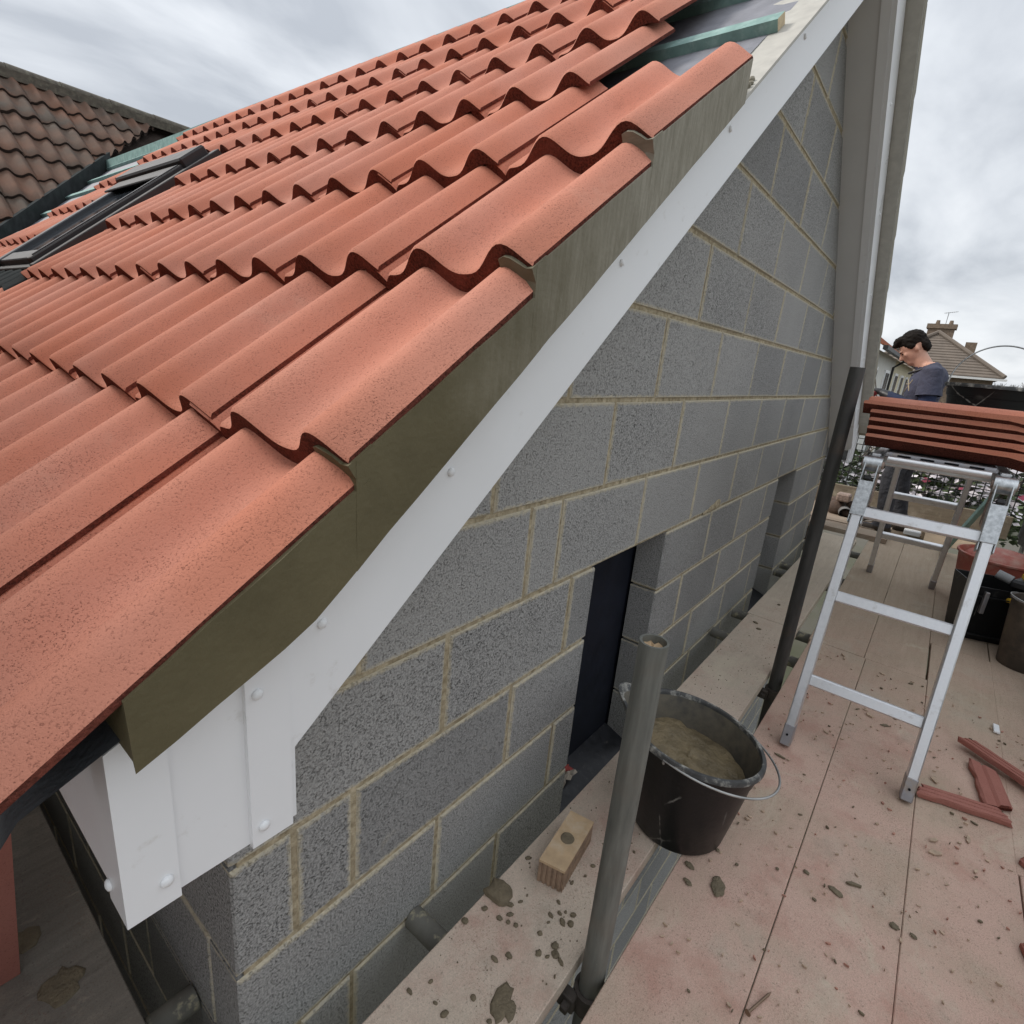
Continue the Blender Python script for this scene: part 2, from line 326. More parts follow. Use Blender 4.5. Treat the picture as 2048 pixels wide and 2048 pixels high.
# ------------------------------------------------------------------ mesh helpers
class MB:
    def __init__(s): s.v = []; s.f = []; s.mi = []
    def vert(s, p): s.v.append(tuple(p)); return len(s.v) - 1
    def face(s, idx, m=0): s.f.append(tuple(idx)); s.mi.append(m)
    def box(s, lo, hi, m=0, bev=0.0, M=None):
        lo = Vector(lo); hi = Vector(hi)
        if bev <= 0:
            c = [Vector((x, y, z)) for x in (lo.x, hi.x) for y in (lo.y, hi.y) for z in (lo.z, hi.z)]
            ids = [s.vert(M @ p if M else p) for p in c]
            for q in ((0, 1, 3, 2), (4, 6, 7, 5), (0, 4, 5, 1), (2, 3, 7, 6), (0, 2, 6, 4), (1, 5, 7, 3)): s.face([ids[i] for i in q], m)
            return
        ids = {}
        for ix in (0, 1):
            for iy in (0, 1):
                for iz in (0, 1):
                    p = Vector((hi.x if ix else lo.x, hi.y if iy else lo.y, hi.z if iz else lo.z))
                    d = Vector((-1 if ix else 1, -1 if iy else 1, -1 if iz else 1)) * bev
                    for ax in range(3):
                        q = p + d; q[ax] = p[ax]
                        ids[ix, iy, iz, ax] = s.vert(M @ q if M else q)
        G = lambda *a: ids[a]
        for ax in range(3):
            o = [i for i in range(3) if i != ax]
            for sd in (0, 1):
                loop = []
                for a, b in ((0, 0), (1, 0), (1, 1), (0, 1)):
                    k = [0, 0, 0]; k[ax] = sd; k[o[0]] = a; k[o[1]] = b
                    loop.append(ids[k[0], k[1], k[2], ax])
                s.face(loop, m)
            # edges along ax
            for a in (0, 1):
                for b in (0, 1):
                    k0 = [0, 0, 0]; k1 = [0, 0, 0]; k0[ax] = 0; k1[ax] = 1
                    for k in (k0, k1): k[o[0]] = a; k[o[1]] = b
                    s.face([ids[(*k0, o[0])], ids[(*k1, o[0])], ids[(*k1, o[1])], ids[(*k0, o[1])]], m)
        for ix in (0, 1):
            for iy in (0, 1):
                for iz in (0, 1): s.face([ids[ix, iy, iz, a] for a in range(3)], m)
    def prism(s, poly, ext, m=0):
        """poly: list of 3D points (planar), ext: extrusion vector"""
        ext = Vector(ext); n = len(poly)
        a = [s.vert(p) for p in poly]; b = [s.vert(Vector(p) + ext) for p in poly]
        s.face(a, m); s.face(b[::-1], m)
        for i in range(n): s.face([a[i], b[i], b[(i + 1) % n], a[(i + 1) % n]], m)
    def tube(s, pts, rad, seg=12, m=0, caps=True, closed=False):
        pts = [Vector(p) for p in pts]; n = len(pts)
        rr = rad if isinstance(rad, (list, tuple)) else [rad] * n
        prev = None; rings = []
        for i, p in enumerate(pts):
            if closed: t = pts[(i + 1) % n] - pts[i - 1]
            else: t = pts[min(i + 1, n - 1)] - pts[max(i - 1, 0)]
            t.normalize()
            if prev is None:
                a = Vector((0, 0, 1)) if abs(t.z) < 0.9 else Vector((1, 0, 0))
                u = t.cross(a).normalized()
            else: u = (prev - t * prev.dot(t)).normalized()
            prev = u; v = t.cross(u)
            rings.append([s.vert(p + (u * math.cos(2 * PI * k / seg) + v * math.sin(2 * PI * k / seg)) * rr[i]) for k in range(seg)])
        for i in range(n - 1 + (1 if closed else 0)):
            A, B = rings[i], rings[(i + 1) % n]
            for k in range(seg): s.face([A[k], A[(k + 1) % seg], B[(k + 1) % seg], B[k]], m)
        if caps and not closed: s.face(rings[0][::-1], m); s.face(rings[-1], m)
    def lathe(s, prof, c, seg=40, m=0, mats=None, deform=None):
        rings = []
        for r_, z in prof:
            ring = []
            for k in range(seg):
                a = 2 * PI * k / seg
                p = Vector((c[0] + r_ * math.cos(a), c[1] + r_ * math.sin(a), c[2] + z))
                if deform: p = deform(p, a, r_, z)
                ring.append(s.vert(p))
            rings.append(ring)
        for i in range(len(rings) - 1):
            for k in range(seg):
                s.face([rings[i][k], rings[i][(k + 1) % seg], rings[i + 1][(k + 1) % seg], rings[i + 1][k]], mats[i] if mats else m)
        return rings
    def ell(s, c, r, seg=16, rings=10, M=None, m=0):
        c = Vector(c); top = None; rows = []
        for i in range(1, rings):
            th = PI * i / rings
            rows.append([])
            for k in range(seg):
                ph = 2 * PI * k / seg
                p = Vector((r[0] * math.sin(th) * math.cos(ph), r[1] * math.sin(th) * math.sin(ph), r[2] * math.cos(th)))
                rows[-1].append(s.vert(c + (M @ p if M else p)))
        t = s.vert(c + (M @ Vector((0, 0, r[2])) if M else Vector((0, 0, r[2])))); b = s.vert(c - (M @ Vector((0, 0, r[2])) if M else Vector((0, 0, r[2]))))
        for k in range(seg):
            k2 = (k + 1) % seg
            s.face([t, rows[0][k], rows[0][k2]], m); s.face([b, rows[-1][k2], rows[-1][k]], m)
            for i in range(len(rows) - 1): s.face([rows[i][k], rows[i + 1][k], rows[i + 1][k2], rows[i][k2]], m)
    def mesh(s, name, mats, smooth=None):
        me = bpy.data.meshes.new(name); me.from_pydata(s.v, [], s.f)
        for mt in (mats if isinstance(mats, (list, tuple)) else [mats]): me.materials.append(MAT[mt])
        me.polygons.foreach_set('material_index', s.mi)
        bm = bmesh.new(); bm.from_mesh(me); bmesh.ops.recalc_face_normals(bm, faces=bm.faces); bm.to_mesh(me); bm.free()
        if smooth is not None:
            me.polygons.foreach_set('use_smooth', [True] * len(me.polygons)); me.set_sharp_from_angle(angle=R(smooth))
        me.update(); return me
    def build(s, name, mats, parent=None, smooth=None):
        return ob(name, s.mesh(name, mats, smooth), parent)
def ob(name, data, parent=None, M=None):
    o = bpy.data.objects.new(name, data); col.objects.link(o)
    if parent:
        o.parent = parent
        o.matrix_parent_inverse = parent_inv(parent)
    if M is not None: o.matrix_basis = M
    return o
def parent_inv(p):
    m = Matrix.Identity(4); q = p
    while q: m = (q.matrix_parent_inverse @ q.matrix_basis) @ m if q.parent else q.matrix_basis @ m; q = q.parent
    return m.inverted()
def tag(o, label, cat, group=None):
    o['label'] = label; o['category'] = cat
    if group: o['group'] = group
    return o
def thing(name, loc, label, cat, group=None):
    o = bpy.data.objects.new(name, None); col.objects.link(o); o.location = loc; o.empty_display_size = 0.1
    return tag(o, label, cat, group)
def clip(poly, a, b, c):
    """keep a*x+b*z<=c of a 2D polygon"""
    o = []
    for i in range(len(poly)):
        p, q = poly[i], poly[(i + 1) % len(poly)]
        fp, fq = a * p[0] + b * p[1] - c, a * q[0] + b * q[1] - c
        if fp <= 0: o.append(p)
        if fp * fq < 0:
            t = fp / (fp - fq); o.append((p[0] + t * (q[0] - p[0]), p[1] + t * (q[1] - p[1])))
    return o

# ------------------------------------------------------------------ key dimensions (metres; z = 0 is a bed joint, x = 0 the near quoin)
T40 = math.tan(R(40)); WALL = 4.5; APEX = WALL / 2
DECK = -0.165; GROUND = -2.75
BARGE_Y = -0.155; VERGE_Y = -0.21
def rake(x): return min(x, WALL - x)
def under(x):                                         # top of undercloak / membrane, kicked up over the fascia
    r_ = rake(x)
    return 0.718 + (T40 if r_ > 0 else 0.47) * r_

# ground
m = MB(); m.face([m.vert((x, y, GROUND)) for x, y in ((-600, -900), (1500, -900), (1500, 900), (-600, 900))])
gr = m.build('ground', 'ground'); gr['kind'] = 'structure'

# ================================================================== THE EXTENSION
house = thing('house_extension', (0, 0, GROUND), 'half finished gable extension of grey concrete blocks with a new red pantile roof', 'house')
# ---- block walls
mort = MB()
def block(poly, ax, depth, nm='block', rect=None, parent=None):
    """poly in (u,z); ax 'x': wall in plane y=0 (u=x, into +y); 'y': wall in plane x=0 (u=y, into +x)"""
    if len(poly) < 3: return
    A = abs(sum(poly[i][0] * poly[(i + 1) % len(poly)][1] - poly[(i + 1) % len(poly)][0] * poly[i][1] for i in range(len(poly)))) / 2
    if A < 0.0006: return
    cu = sum(p[0] for p in poly) / len(poly); cz = sum(p[1] for p in poly) / len(poly)
    j = random.uniform(-0.0015, 0.0015)
    P = (lambda u, d, z: (u, d, z)) if ax == 'x' else (lambda u, d, z: (d, u, z))
    m = MB(); n = len(poly); f = []; b = []; k = []
    for (u, z) in poly:
        d = Vector((cu - u, cz - z)); L = max(d.length, 1e-6); q = d / L * 0.006
        f.append(m.vert(P(u + q.x + random.uniform(-.001, .001), j, z + q.y + random.uniform(-.001, .001))))
        b.append(m.vert(P(u, j + 0.0045, z))); k.append(m.vert(P(u, depth, z)))
    m.face(f); m.face(k[::-1])
    for i in range(n):
        i2 = (i + 1) % n
        m.face([f[i], b[i], b[i2], f[i2]]); m.face([b[i], k[i], k[i2], b[i2]])
    me = m.mesh(nm, 'block')
    u0, u1, z0, z1 = rect
    ex = me.uv_layers.new(name='ex'); ez = me.uv_layers.new(name='ez')
    for pg in me.polygons:
        side = abs(pg.normal.y if ax == 'x' else pg.normal.x) < .3
        for li in pg.loop_indices:
            v = me.vertices[me.loops[li].vertex_index].co; u = v.x if ax == 'x' else v.y
            if side:      # reveals and quoins: mortar only along the beds
                dd = (v.y if ax == 'x' else v.x)
                ex.data[li].uv = (.05, .05); ez.data[li].uv = (v.z - z0 + .002, z1 - v.z + .002) if abs(pg.normal.z) < .5 else (.05, .05)
            else:
                ex.data[li].uv = (u - u0, u1 - u); ez.data[li].uv = (v.z - z0, z1 - v.z)
    o = ob(nm, me, parent)
    return o
def cell(poly, ax, d0, d1):
    if len(poly) < 3: return
    if ax == 'x': mort.prism([(u, d0, z) for u, z in poly], (0, d1 - d0, 0))
    else: mort.prism([(d0, u, z) for u, z in poly], (d1 - d0, 0, 0))
wall = ob('gable_wall', None)          # filled below with the mortar mesh
col.objects.unlink(wall); bpy.data.objects.remove(wall)
OPEN = ((1.0, 1.487), (3.04, 3.5)); OP_TOP = 0.455; OP_BOT = -0.42
J = 0.005
def joints(n):
    if n == -1: a = [.437, .887, 1.94, 2.39, 2.84, 3.95, 4.40]
    elif n == 0: a = [.102, .217, .667, 1.735, 2.185, 2.60, 3.74, 4.19]
    elif n == 1: a = [.434, .884, 1.94, 2.35, 2.80, 3.95, 4.40]
    elif n == 2: a = [.225, .674, .796, 1.245, 1.695, 2.145, 2.545, 2.995, 3.40, 3.85, 4.30]
    elif n % 2: a = [.087 + .45 * k for k in range(10)] if n > 0 else [.437 + .45 * k for k in range(9)]
    else: a = [.315 + .45 * k for k in range(10)] if n > 0 else [.102] + [.217 + .45 * k for k in range(10)]
    return a
wall_jobs = []
for n in range(-12, 11):
    z0, z1 = n * .225, (n + 1) * .225
    ivals = [(0, WALL)]
    if -2 <= n <= 1: ivals = [(0, OPEN[0][0]), (OPEN[0][1], OPEN[1][0]), (OPEN[1][1], WALL)]
    for a, b in ivals:
        js = [a] + [q for q in joints(n) if a + .03 < q < b - .03] + [b]
        for q0, q1 in zip(js, js[1:]):
            ce = [(q0, z0), (q1, z0), (q1, z1), (q0, z1)]
            u0 = q0 + (J if q0 > a or (a > 0 and False) else 0); u1 = q1 - (J if q1 < b else 0)
            rc = [(u0, z0 + J), (u1, z0 + J), (u1, z1 - J), (u0, z1 - J)]
            for pl in (ce, rc):
                c2 = clip(clip(pl, -T40, 1, 0.53), T40, 1, 0.53 + T40 * WALL)
                if pl is ce:
                    if len(c2) > 2:
                        # keep the mortar 6 mm inside free ends so the block reveals show
                        c3 = [(min(max(x, a + (.012 if a > 0 else .012)), b - .012), z) for x, z in c2]
                        cell(c3, 'x', 0.0045, 0.094)
                else: wall_jobs.append((c2, 'x', .44 if (q0 == 0 and n % 2 == 0 and n <= 0 and n != 2) else .1, (u0 - (.05 if q0 == a else 0), u1 + (.05 if q1 == b else 0), z0 + J, z1 - J)))
# return wall in plane x = 0
for n in range(-12, 2):
    z0, z1 = n * .225, min((n + 1) * .225, .432)
    start = .45 if (n % 2 == 0 and n <= 0) else .105
    js = [start]; q = .655 if (n % 2 and n <= 0) else (start + .45)
    if n == 1: q = .3
    while q < 2.6: js.append(q); q += .45
    for q0, q1 in zip(js, js[1:]):
        cell([(q0 - (J if q0 == start else 0), z0), (q1, z0), (q1, z1), (q0 - (J if q0 == start else 0), z1)], 'y', 0.0045, 0.094)
        u0, u1 = q0 + (0 if q0 == start else J), q1 - J
        wall_jobs.append(([(u0, z0 + J), (u1, z0 + J), (u1, z1 - J), (u0, z1 - J)], 'y', .1, (u0, u1, z0 + J, z1 - J)))
cell([(2.5, -2.7), (5.5, -2.7), (5.5, .43), (2.5, .43)], 'y', .0, .09)     # the rest of the return wall, out of sight
cell([(-.0 + .01, -2.74), (WALL - .01, -2.74), (WALL - .01, -2.7), (.01, -2.7)], 'x', .005, .09)
# far return
mort.prism([(WALL - .02, .1, -2.7), (WALL - .02, 5.5, -2.7), (WALL - .02, 5.5, .43), (WALL - .02, .1, .43)], (-.09, 0, 0))
wall = mort.build('gable_wall', 'mortar', house)
for poly, ax, dep, rect in wall_jobs: block(poly, ax, dep, rect=rect, parent=wall)
m = MB()
for (x, z, a, b) in ((1.93, .462, .05, .014), (1.985, .468, .045, .020), (1.86, .455, .03, .008)): m.ell((x, -.0005, z), (a, .0035, b), 14, 8, Matrix.Rotation(R(-6), 3, 'Y'))
m.build('mortar_smear', 'mortar', wall, 60)
# inside of the openings: dark lining panels, black damp proof sills, a scrap on the near sill
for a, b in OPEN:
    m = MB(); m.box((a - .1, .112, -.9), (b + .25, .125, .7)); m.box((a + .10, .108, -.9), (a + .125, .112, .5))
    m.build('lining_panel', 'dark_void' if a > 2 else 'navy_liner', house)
    m = MB(); m.prism([(a + .001, -.012, OP_BOT - .01), (b - .001, -.012, OP_BOT - .01), (b - .001, .11, OP_BOT + .035), (a + .001, .11, OP_BOT + .035)], (0, 0, -.008))
    m.build('damp_proof_sill', 'dpc', house)
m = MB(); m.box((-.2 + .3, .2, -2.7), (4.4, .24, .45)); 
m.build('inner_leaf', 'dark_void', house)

# ---- soffits, bargeboards, eaves boxes
def mir(p): return (WALL - p[0], p[1], p[2])
APX_Z = 0.512 + T40 * APEX
for side in (0, 1):
    F = (lambda p: p) if side == 0 else mir
    def PR(m, poly, ext, mi=0):
        m.prism([F(p) for p in poly], ext, mi)
    m = MB()   # raking soffit board
    PR(m, [(.0, -.14, .515), (APEX, -.14, .515 + T40 * APEX), (APEX, 0.0035, .515 + T40 * APEX), (.0, .0035, .515)], (0, 0, .012))
    m.build('soffit', 'upvc_matt', house)
    m = MB()   # bargeboard
    x0 = .011
    PR(m, [(x0, BARGE_Y, .512 + T40 * x0), (APEX - .001, BARGE_Y, APX_Z), (APEX - .001, BARGE_Y, APX_Z + .19), (x0, BARGE_Y, .702 + T40 * x0)], (0, .016, 0))
    PR(m, [(x0, BARGE_Y + .0165, .507 + T40 * x0), (APEX - .001, BARGE_Y + .0165, APX_Z - .005), (APEX - .001, BARGE_Y + .05, APX_Z - .005), (x0, BARGE_Y + .05, .507 + T40 * x0)], (0, 0, .0085))
    bb = m.build('bargeboard', 'upvc', house)
    m = MB()
    PR(m, [(-.157, BARGE_Y + .003, .425), (.02, BARGE_Y + .003, .425), (.02, BARGE_Y + .003, .70), (-.157, BARGE_Y + .003, .632)], (0, .014, 0))
    box = m.build('eaves_box_end', 'upvc', house)
    m = MB(); PR(m, [(-.0375, BARGE_Y - .004, .4225), (.0115, BARGE_Y - .004, .4225), (.0115, BARGE_Y - .004, .715), (-.0375, BARGE_Y - .004, .672)], (0, .0075, 0))
    m.build('cover_strip', 'upvc', box)
    m = MB()
    PR(m, [(-.1605, BARGE_Y - .003, .4215), (-.112, BARGE_Y - .003, .4215), (-.112, BARGE_Y - .003, .648), (-.1605, BARGE_Y - .003, .625)], (0, .0055, 0))
    PR(m, [(-.1605, BARGE_Y + .0026, .4215), (-.1605, BARGE_Y + .0026, .625), (-.1605, BARGE_Y + .045, .625), (-.1605, BARGE_Y + .045, .4215)], (.0035, 0, 0) if side == 0 else (-.0035, 0, 0))
    m.build('corner_trim', 'upvc', box)
    m = MB(); PR(m, [(-.1565, BARGE_Y + .018, .425), (-.1565, 4.2, .425), (-.1565, 4.2, .625), (-.1565, BARGE_Y + .018, .625)], (.014, 0, 0) if side == 0 else (-.014, 0, 0))
    fa = m.build('fascia', 'upvc', house)
    m = MB(); PR(m, [(-.142, -.137, .428), (-.001, -.137, .428), (-.001, 4.2, .428), (-.142, 4.2, .428)], (0, 0, .01))
    m.build('eaves_soffit', 'upvc_matt', house)
    # rivet caps
    def rivet(p, d, parent, s=.0062):
        m = MB(); M = Vector(d).to_track_quat('Z', 'Y').to_matrix()
        for i in range(1):
            rings = m.lathe([(s, 0), (s, .0018), (s * .82, .0034), (s * .35, .0044), (.0002, .0046)], (0, 0, 0), 14)
        m.v = [tuple(Vector(F(p)) + M @ Vector(v)) for v in m.v]
        m.build('rivet_cap', 'upvc', parent, 40)
    dd = (0, -1, 0)
    for x, z in ((-.025, .622), (-.024, .447)): rivet((x, BARGE_Y - .0042, z), dd, box)
    rivet((-.124, BARGE_Y - .0032, .452), dd, box)
    rivet((-.1607, -.118, .447), (-1, 0, 0) if side == 0 else (1, 0, 0), box)
    for x, z in ((.055, .675), (.25, .831), (.635, 1.155), (1.016, 1.477), (1.39, 1.794), (1.8, 2.11)): rivet((x, BARGE_Y - .0002, z), dd, bb)
    # undercloak
    m = MB(); PR(m, [(0, -.2115, under(0)), (APEX, -.2115, under(APEX)), (APEX, -.055, under(APEX)), (0, -.055, under(0))], (0, 0, -.008))
    PR(m, [(-.135, -.2115, under(-.135)), (-.0005, -.2115, under(0)), (-.0005, -.055, under(0)), (-.135, -.055, under(-.135))], (0, 0, -.008))
    m.build('undercloak', 'fibre_cement', house)

# ---- roof: membrane, battens, tiles
n_ridge = 6.3
m = MB()
def memb(x, y):   # slightly sagging underlay
    return under(x) + .0015 + .004 * noise.noise((x * 3.1, y * 3.3, 2.0)) + .003 * noise.noise((x * 11, y * 9, 5.0))
xs = [-.17 + (2.2 + .17) * i / 46 for i in range(47)]; ys = [-.135 + .055 * i for i in range(24)] + [1.3 + .45 * i for i in range(1, 14)]
VAL = lambda x: 4.369 + 1.143 * x
grid = [[m.vert((x, min(y, VAL(x) + .05), memb(x, y))) for y in ys] for x in xs]
for i in range(len(xs) - 1):
    for k in range(len(ys) - 1):
        if ys[k] < VAL(xs[i]) + .05: m.face([grid[i][k], grid[i + 1][k], grid[i + 1][k + 1], grid[i][k + 1]])
roof = m.build('roof_membrane', 'membrane', house, 60)
m = MB(); m.prism([(APEX, -.14, under(APEX)), (WALL + .17, -.14, under(WALL + .17)), (WALL + .17, 6, under(WALL + .17)), (APEX, 6, under(APEX))], (0, 0, .004))
m.build('far_roof_slope', 'membrane', house)
# a torn edge of membrane lying over the undercloak
PITCH_T = R(34.84); GA = .344; TL = .42; X0 = -.209; DX = .2635; COVER = .302
def prof(s):
    c = (1 + math.cos(2 * PI * (s - .044) / .151)) / 2
    return .038 * c ** 1.45
def thick(s): return .007 + .025 * min(1, max(0, s / .04))
def tile_mesh(name, mats):
    m = MB(); S = [.278 * i / 34 for i in range(35)] + [.283, .288, .2935, .299, .304, .312, .322, .332]; ns = len(S) - 1
    def top(s): return prof(s) - (.0075 * min(1, max(0, (s - .280) / .012)) + .007 * max(0, 1 - abs(s - .2935) / .0075))
    rows = []
    for a, dh in ((0.0, -.0035), (.0045, 0.0), (.15, 0.0), (.30, 0.0), (TL - .004, 0.0), (TL, -.004)):
        rows.append([m.vert((a, s, top(s) + dh)) for s in S])
    bot = [[m.vert((a, s, min(top(s) - .007, prof(s) - (thick(s) if q < 1 else .007 + .011 * min(1, s / .04))))) for s in S] for q, a in enumerate((0.0, .05, TL))]
    bot[1] = [m.vert((.05, s, min(top(s) - .007, prof(s) - (.007 + .016 * min(1, s / .04))))) for s in S]
    for r0, r1 in zip(rows, rows[1:]):
        for i in range(ns): m.face([r0[i], r1[i], r1[i + 1], r0[i + 1]], 0)
    for i in range(ns):
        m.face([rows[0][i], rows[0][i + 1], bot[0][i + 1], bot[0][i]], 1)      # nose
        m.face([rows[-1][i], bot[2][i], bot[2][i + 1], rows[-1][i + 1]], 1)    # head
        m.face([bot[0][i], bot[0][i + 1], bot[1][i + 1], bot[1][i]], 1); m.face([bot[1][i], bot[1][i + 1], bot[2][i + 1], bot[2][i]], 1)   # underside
    for e_ in (0, ns):
        for r0, r1 in zip(rows, rows[1:]): pass
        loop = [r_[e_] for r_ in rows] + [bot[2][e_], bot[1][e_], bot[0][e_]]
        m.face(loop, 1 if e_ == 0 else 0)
    return m.mesh(name, mats, 42)
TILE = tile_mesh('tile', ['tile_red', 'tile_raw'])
def tmat(x, y, z, pitch, mirror=False, yaw=0.0):
    c, s = math.cos(pitch), math.sin(pitch)
    M = Matrix(((c, 0, -s, x), (0, 1, 0, y), (s, 0, c, z), (0, 0, 0, 1)))
    if mirror: M = Matrix(((-1, 0, 0, WALL), (0, 1, 0, 0), (0, 0, 1, 0), (0, 0, 0, 1))) @ M
    return M @ Matrix.Rotation(yaw, 4, 'Z')
tile_place = {}
for k in range(8):
    for j in range(15):
        y = VERGE_Y + COVER * j; x = X0 + DX * k
        if j == 0 and k > 3: continue
        if 2 <= k <= 4 and 8 <= j <= 10: continue
        if j > 13 or y + COVER > VAL(x) + .12: continue
        z = .823 + T40 * x; p = PITCH_T
        if k == 0: x -= .027; z -= .001; p = R(33.4)
        jit = random.uniform(-.0012, .0012)
        M = tmat(x + random.uniform(-.002, .002), y + random.uniform(-.0006, .0006), z + abs(jit), p + random.uniform(-.0015, .0015), yaw=random.uniform(-.0025, .0025))
        tile_place[k, j] = M
        ob('tile', TILE, roof, M)
for k in range(9):                               # verge tiles of the far slope, seen edge-on from below
    x = X0 + DX * k
    for j in (0, 1):
        ob('tile', TILE, roof, tmat(x + random.uniform(-.004, .004), VERGE_Y + COVER * j, .815 + T40 * x, PITCH_T, True))
# battens
def slope_pt(x, y, h): return Vector((x - h * math.sin(R(40)), y, .815 + T40 * x + h * math.cos(R(40))))
for k in range(-1, 8):
    xb = X0 + DX * k + .318
    y0 = -.17 + random.uniform(-.01, .006) if k != 4 else -.155
    y1 = VAL(xb) + .02
    segs = [(y0, y1)]
    if 1 <= k <= 4: segs = [(y0, 2.2), (3.12, y1)]
    for a, b in segs:
        m = MB(); pts = []
        for (dx, h) in ((-.024, -.0735), (.024, -.0735), (.024, -.0505), (-.024, -.0505)):
            pts.append(slope_pt(xb, a, 0) + Vector((dx * math.cos(R(40)), 0, dx * math.sin(R(40)))) + Vector((-h * -math.sin(R(40)) * -1, 0, h * math.cos(R(40)))))
        n_ = len(pts)
        A = [m.vert(p) for p in pts]; B = [m.vert(p + Vector((0, b - a, random.uniform(-.002, .002)))) for p in pts]
        m.face(A, 1); m.face(B[::-1], 1)
        for i in range(n_): m.face([A[i], B[i], B[(i + 1) % n_], A[(i + 1) % n_]], 0)
        m.build('batten', ['batten', 'raw_timber'], roof)
# ridge board at the top of the slope
m = MB(); m.box((1.985, .1, under(1.985) - .02), (2.01, VAL(1.95) + .15, under(1.985) + .10)); m.build('ridge_board', 'batten', roof)
# eaves tray
m = MB()
ty = [-.185 + .05 * i for i in range(70)]
A = [m.vert((-.085, y, .685)) for y in ty]; B = [m.vert((-.222, y, .618 + .002 * math.sin(y * 90))) for y in ty]; C = [m.vert((-.236, y, .600 + .003 * math.sin(y * 50))) for y in ty]
for i in range(len(ty) - 1): m.face([A[i], B[i], B[i + 1], A[i + 1]]); m.face([B[i], C[i], C[i + 1], B[i + 1]])
m.build('eaves_tray', 'tray', house, 50)
# verge mortar
m = MB()
SS = (-.0035, 0.0, .02, .044, .068, .082)
for k in range(4):
    M = tmat(X0 + DX * k - (.027 if k == 0 else 0), VERGE_Y, .823 + T40 * (X0 + DX * k) - (.001 if k == 0 else 0), PITCH_T if k else R(33.4))
    a0 = .10 if k == 0 else .006; a1 = (GA + (.030 if k == 0 else .012)) if k < 3 else TL - .006
    na = 7; top = []; bot = []
    for i in range(na + 1):
        a = a0 + (a1 - a0) * i / na; rt = []; rb = []
        for s in SS:
            h = prof(max(s, 0)) - (thick(max(s, 0)) if i == 0 else .007 + .016 * min(1, max(s, 0) / .04)) - .0004 + (.0025 + .0022 * noise.noise((a * 30, k * 7.1, 3)) if s < .001 else 0)
            p = M @ Vector((a, s, h)); p.y += (.0016 * noise.noise((a * 14 + k * 9, 1, 2)) if s < 0 else 0); rt.append(p)
            q = M @ Vector((a, s, 0)); zz = under(q.x) + .0005
            if i == na and k == 3: q.x += .012 * (SS.index(s) / 5) - .004
            rb.append(Vector((q.x, q.y + (.002 * noise.noise((q.x * 12, 4, 2)) if s < 0 else 0), zz if s > -.001 else under(q.x) - .0095 + .0018 * noise.noise((q.x * 26, 7, 2)))))
        top.append([m.vert(p) for p in rt]); bot.append([m.vert(p) for p in rb])
    for i in range(na):
        for s in range(len(SS) - 1):
            m.face([top[i][s], top[i + 1][s], top[i + 1][s + 1], top[i][s + 1]]); m.face([bot[i][s], bot[i][s + 1], bot[i + 1][s + 1], bot[i + 1][s]])
        m.face([top[i][0], bot[i][0], bot[i + 1][0], top[i + 1][0]]); m.face([top[i][-1], top[i + 1][-1], bot[i + 1][-1], bot[i][-1]])
    for i in (0, na):
        for s in range(len(SS) - 1): m.face([top[i][s], top[i][s + 1], bot[i][s + 1], bot[i][s]])
for k in range(1, 4):
    M = tmat(X0 + DX * k, VERGE_Y, .823 + T40 * (X0 + DX * k), PITCH_T)
    SN = (-.0032, .008, .018, .028, .038, .047); A_, B_ = [], []
    for q, s in enumerate(SN):
        lo = prof(max(s, 0)) - .033 + (.0 if s > 0 else -.004); hi = prof(max(s, 0)) - (.0095 if q else .003) - .010 * (q / 5) ** 2
        hi = max(hi, lo + .002)
        A_.append([m.vert(M @ Vector((-.0045 - .002 * noise.noise((s * 90, k * 3, 1)), s, z_))) for z_ in (lo, hi)])
        B_.append([m.vert(M @ Vector((.03, s, z_))) for z_ in (lo, hi)])
    for q in range(len(SN) - 1):
        m.face([A_[q][0], A_[q + 1][0], A_[q + 1][1], A_[q][1]]); m.face([A_[q][1], A_[q + 1][1], B_[q + 1][1], B_[q][1]]); m.face([A_[q][0], B_[q][0], B_[q + 1][0], A_[q + 1][0]])
    for q in (0, -1): m.face([A_[q][0], A_[q][1], B_[q][1], B_[q][0]])
vm_ = m.build('verge_mortar', 'verge_mortar', house, 35)
m = MB()
for k in range(9):
    x0_, x1_ = X0 + DX * k + .01, X0 + DX * (k + 1) + .005
    pl = [(x0_, under(x0_) + .001), (x1_, under(x1_) + .001), (x1_, .815 + T40 * x1_ - .022), (x0_, .815 + T40 * x0_ + .002)]
    m.prism([mir((x, -.2125, z)) for x, z in pl], (0, .07, 0))
m.build('far_verge_mortar', 'verge_mortar', house)
# crumb of mortar and torn membrane by the last verge tile
m = MB()
for i in range(9):
    p = Vector((.955 + random.uniform(-.02, .03), -.19 + random.uniform(-.012, .02), 0)); p.z = under(p.x) + .004
    m.ell(p, [random.uniform(.003, .008) for _ in range(3)], 6, 4)
m.build('mortar_crumb', 'verge_mortar', house)

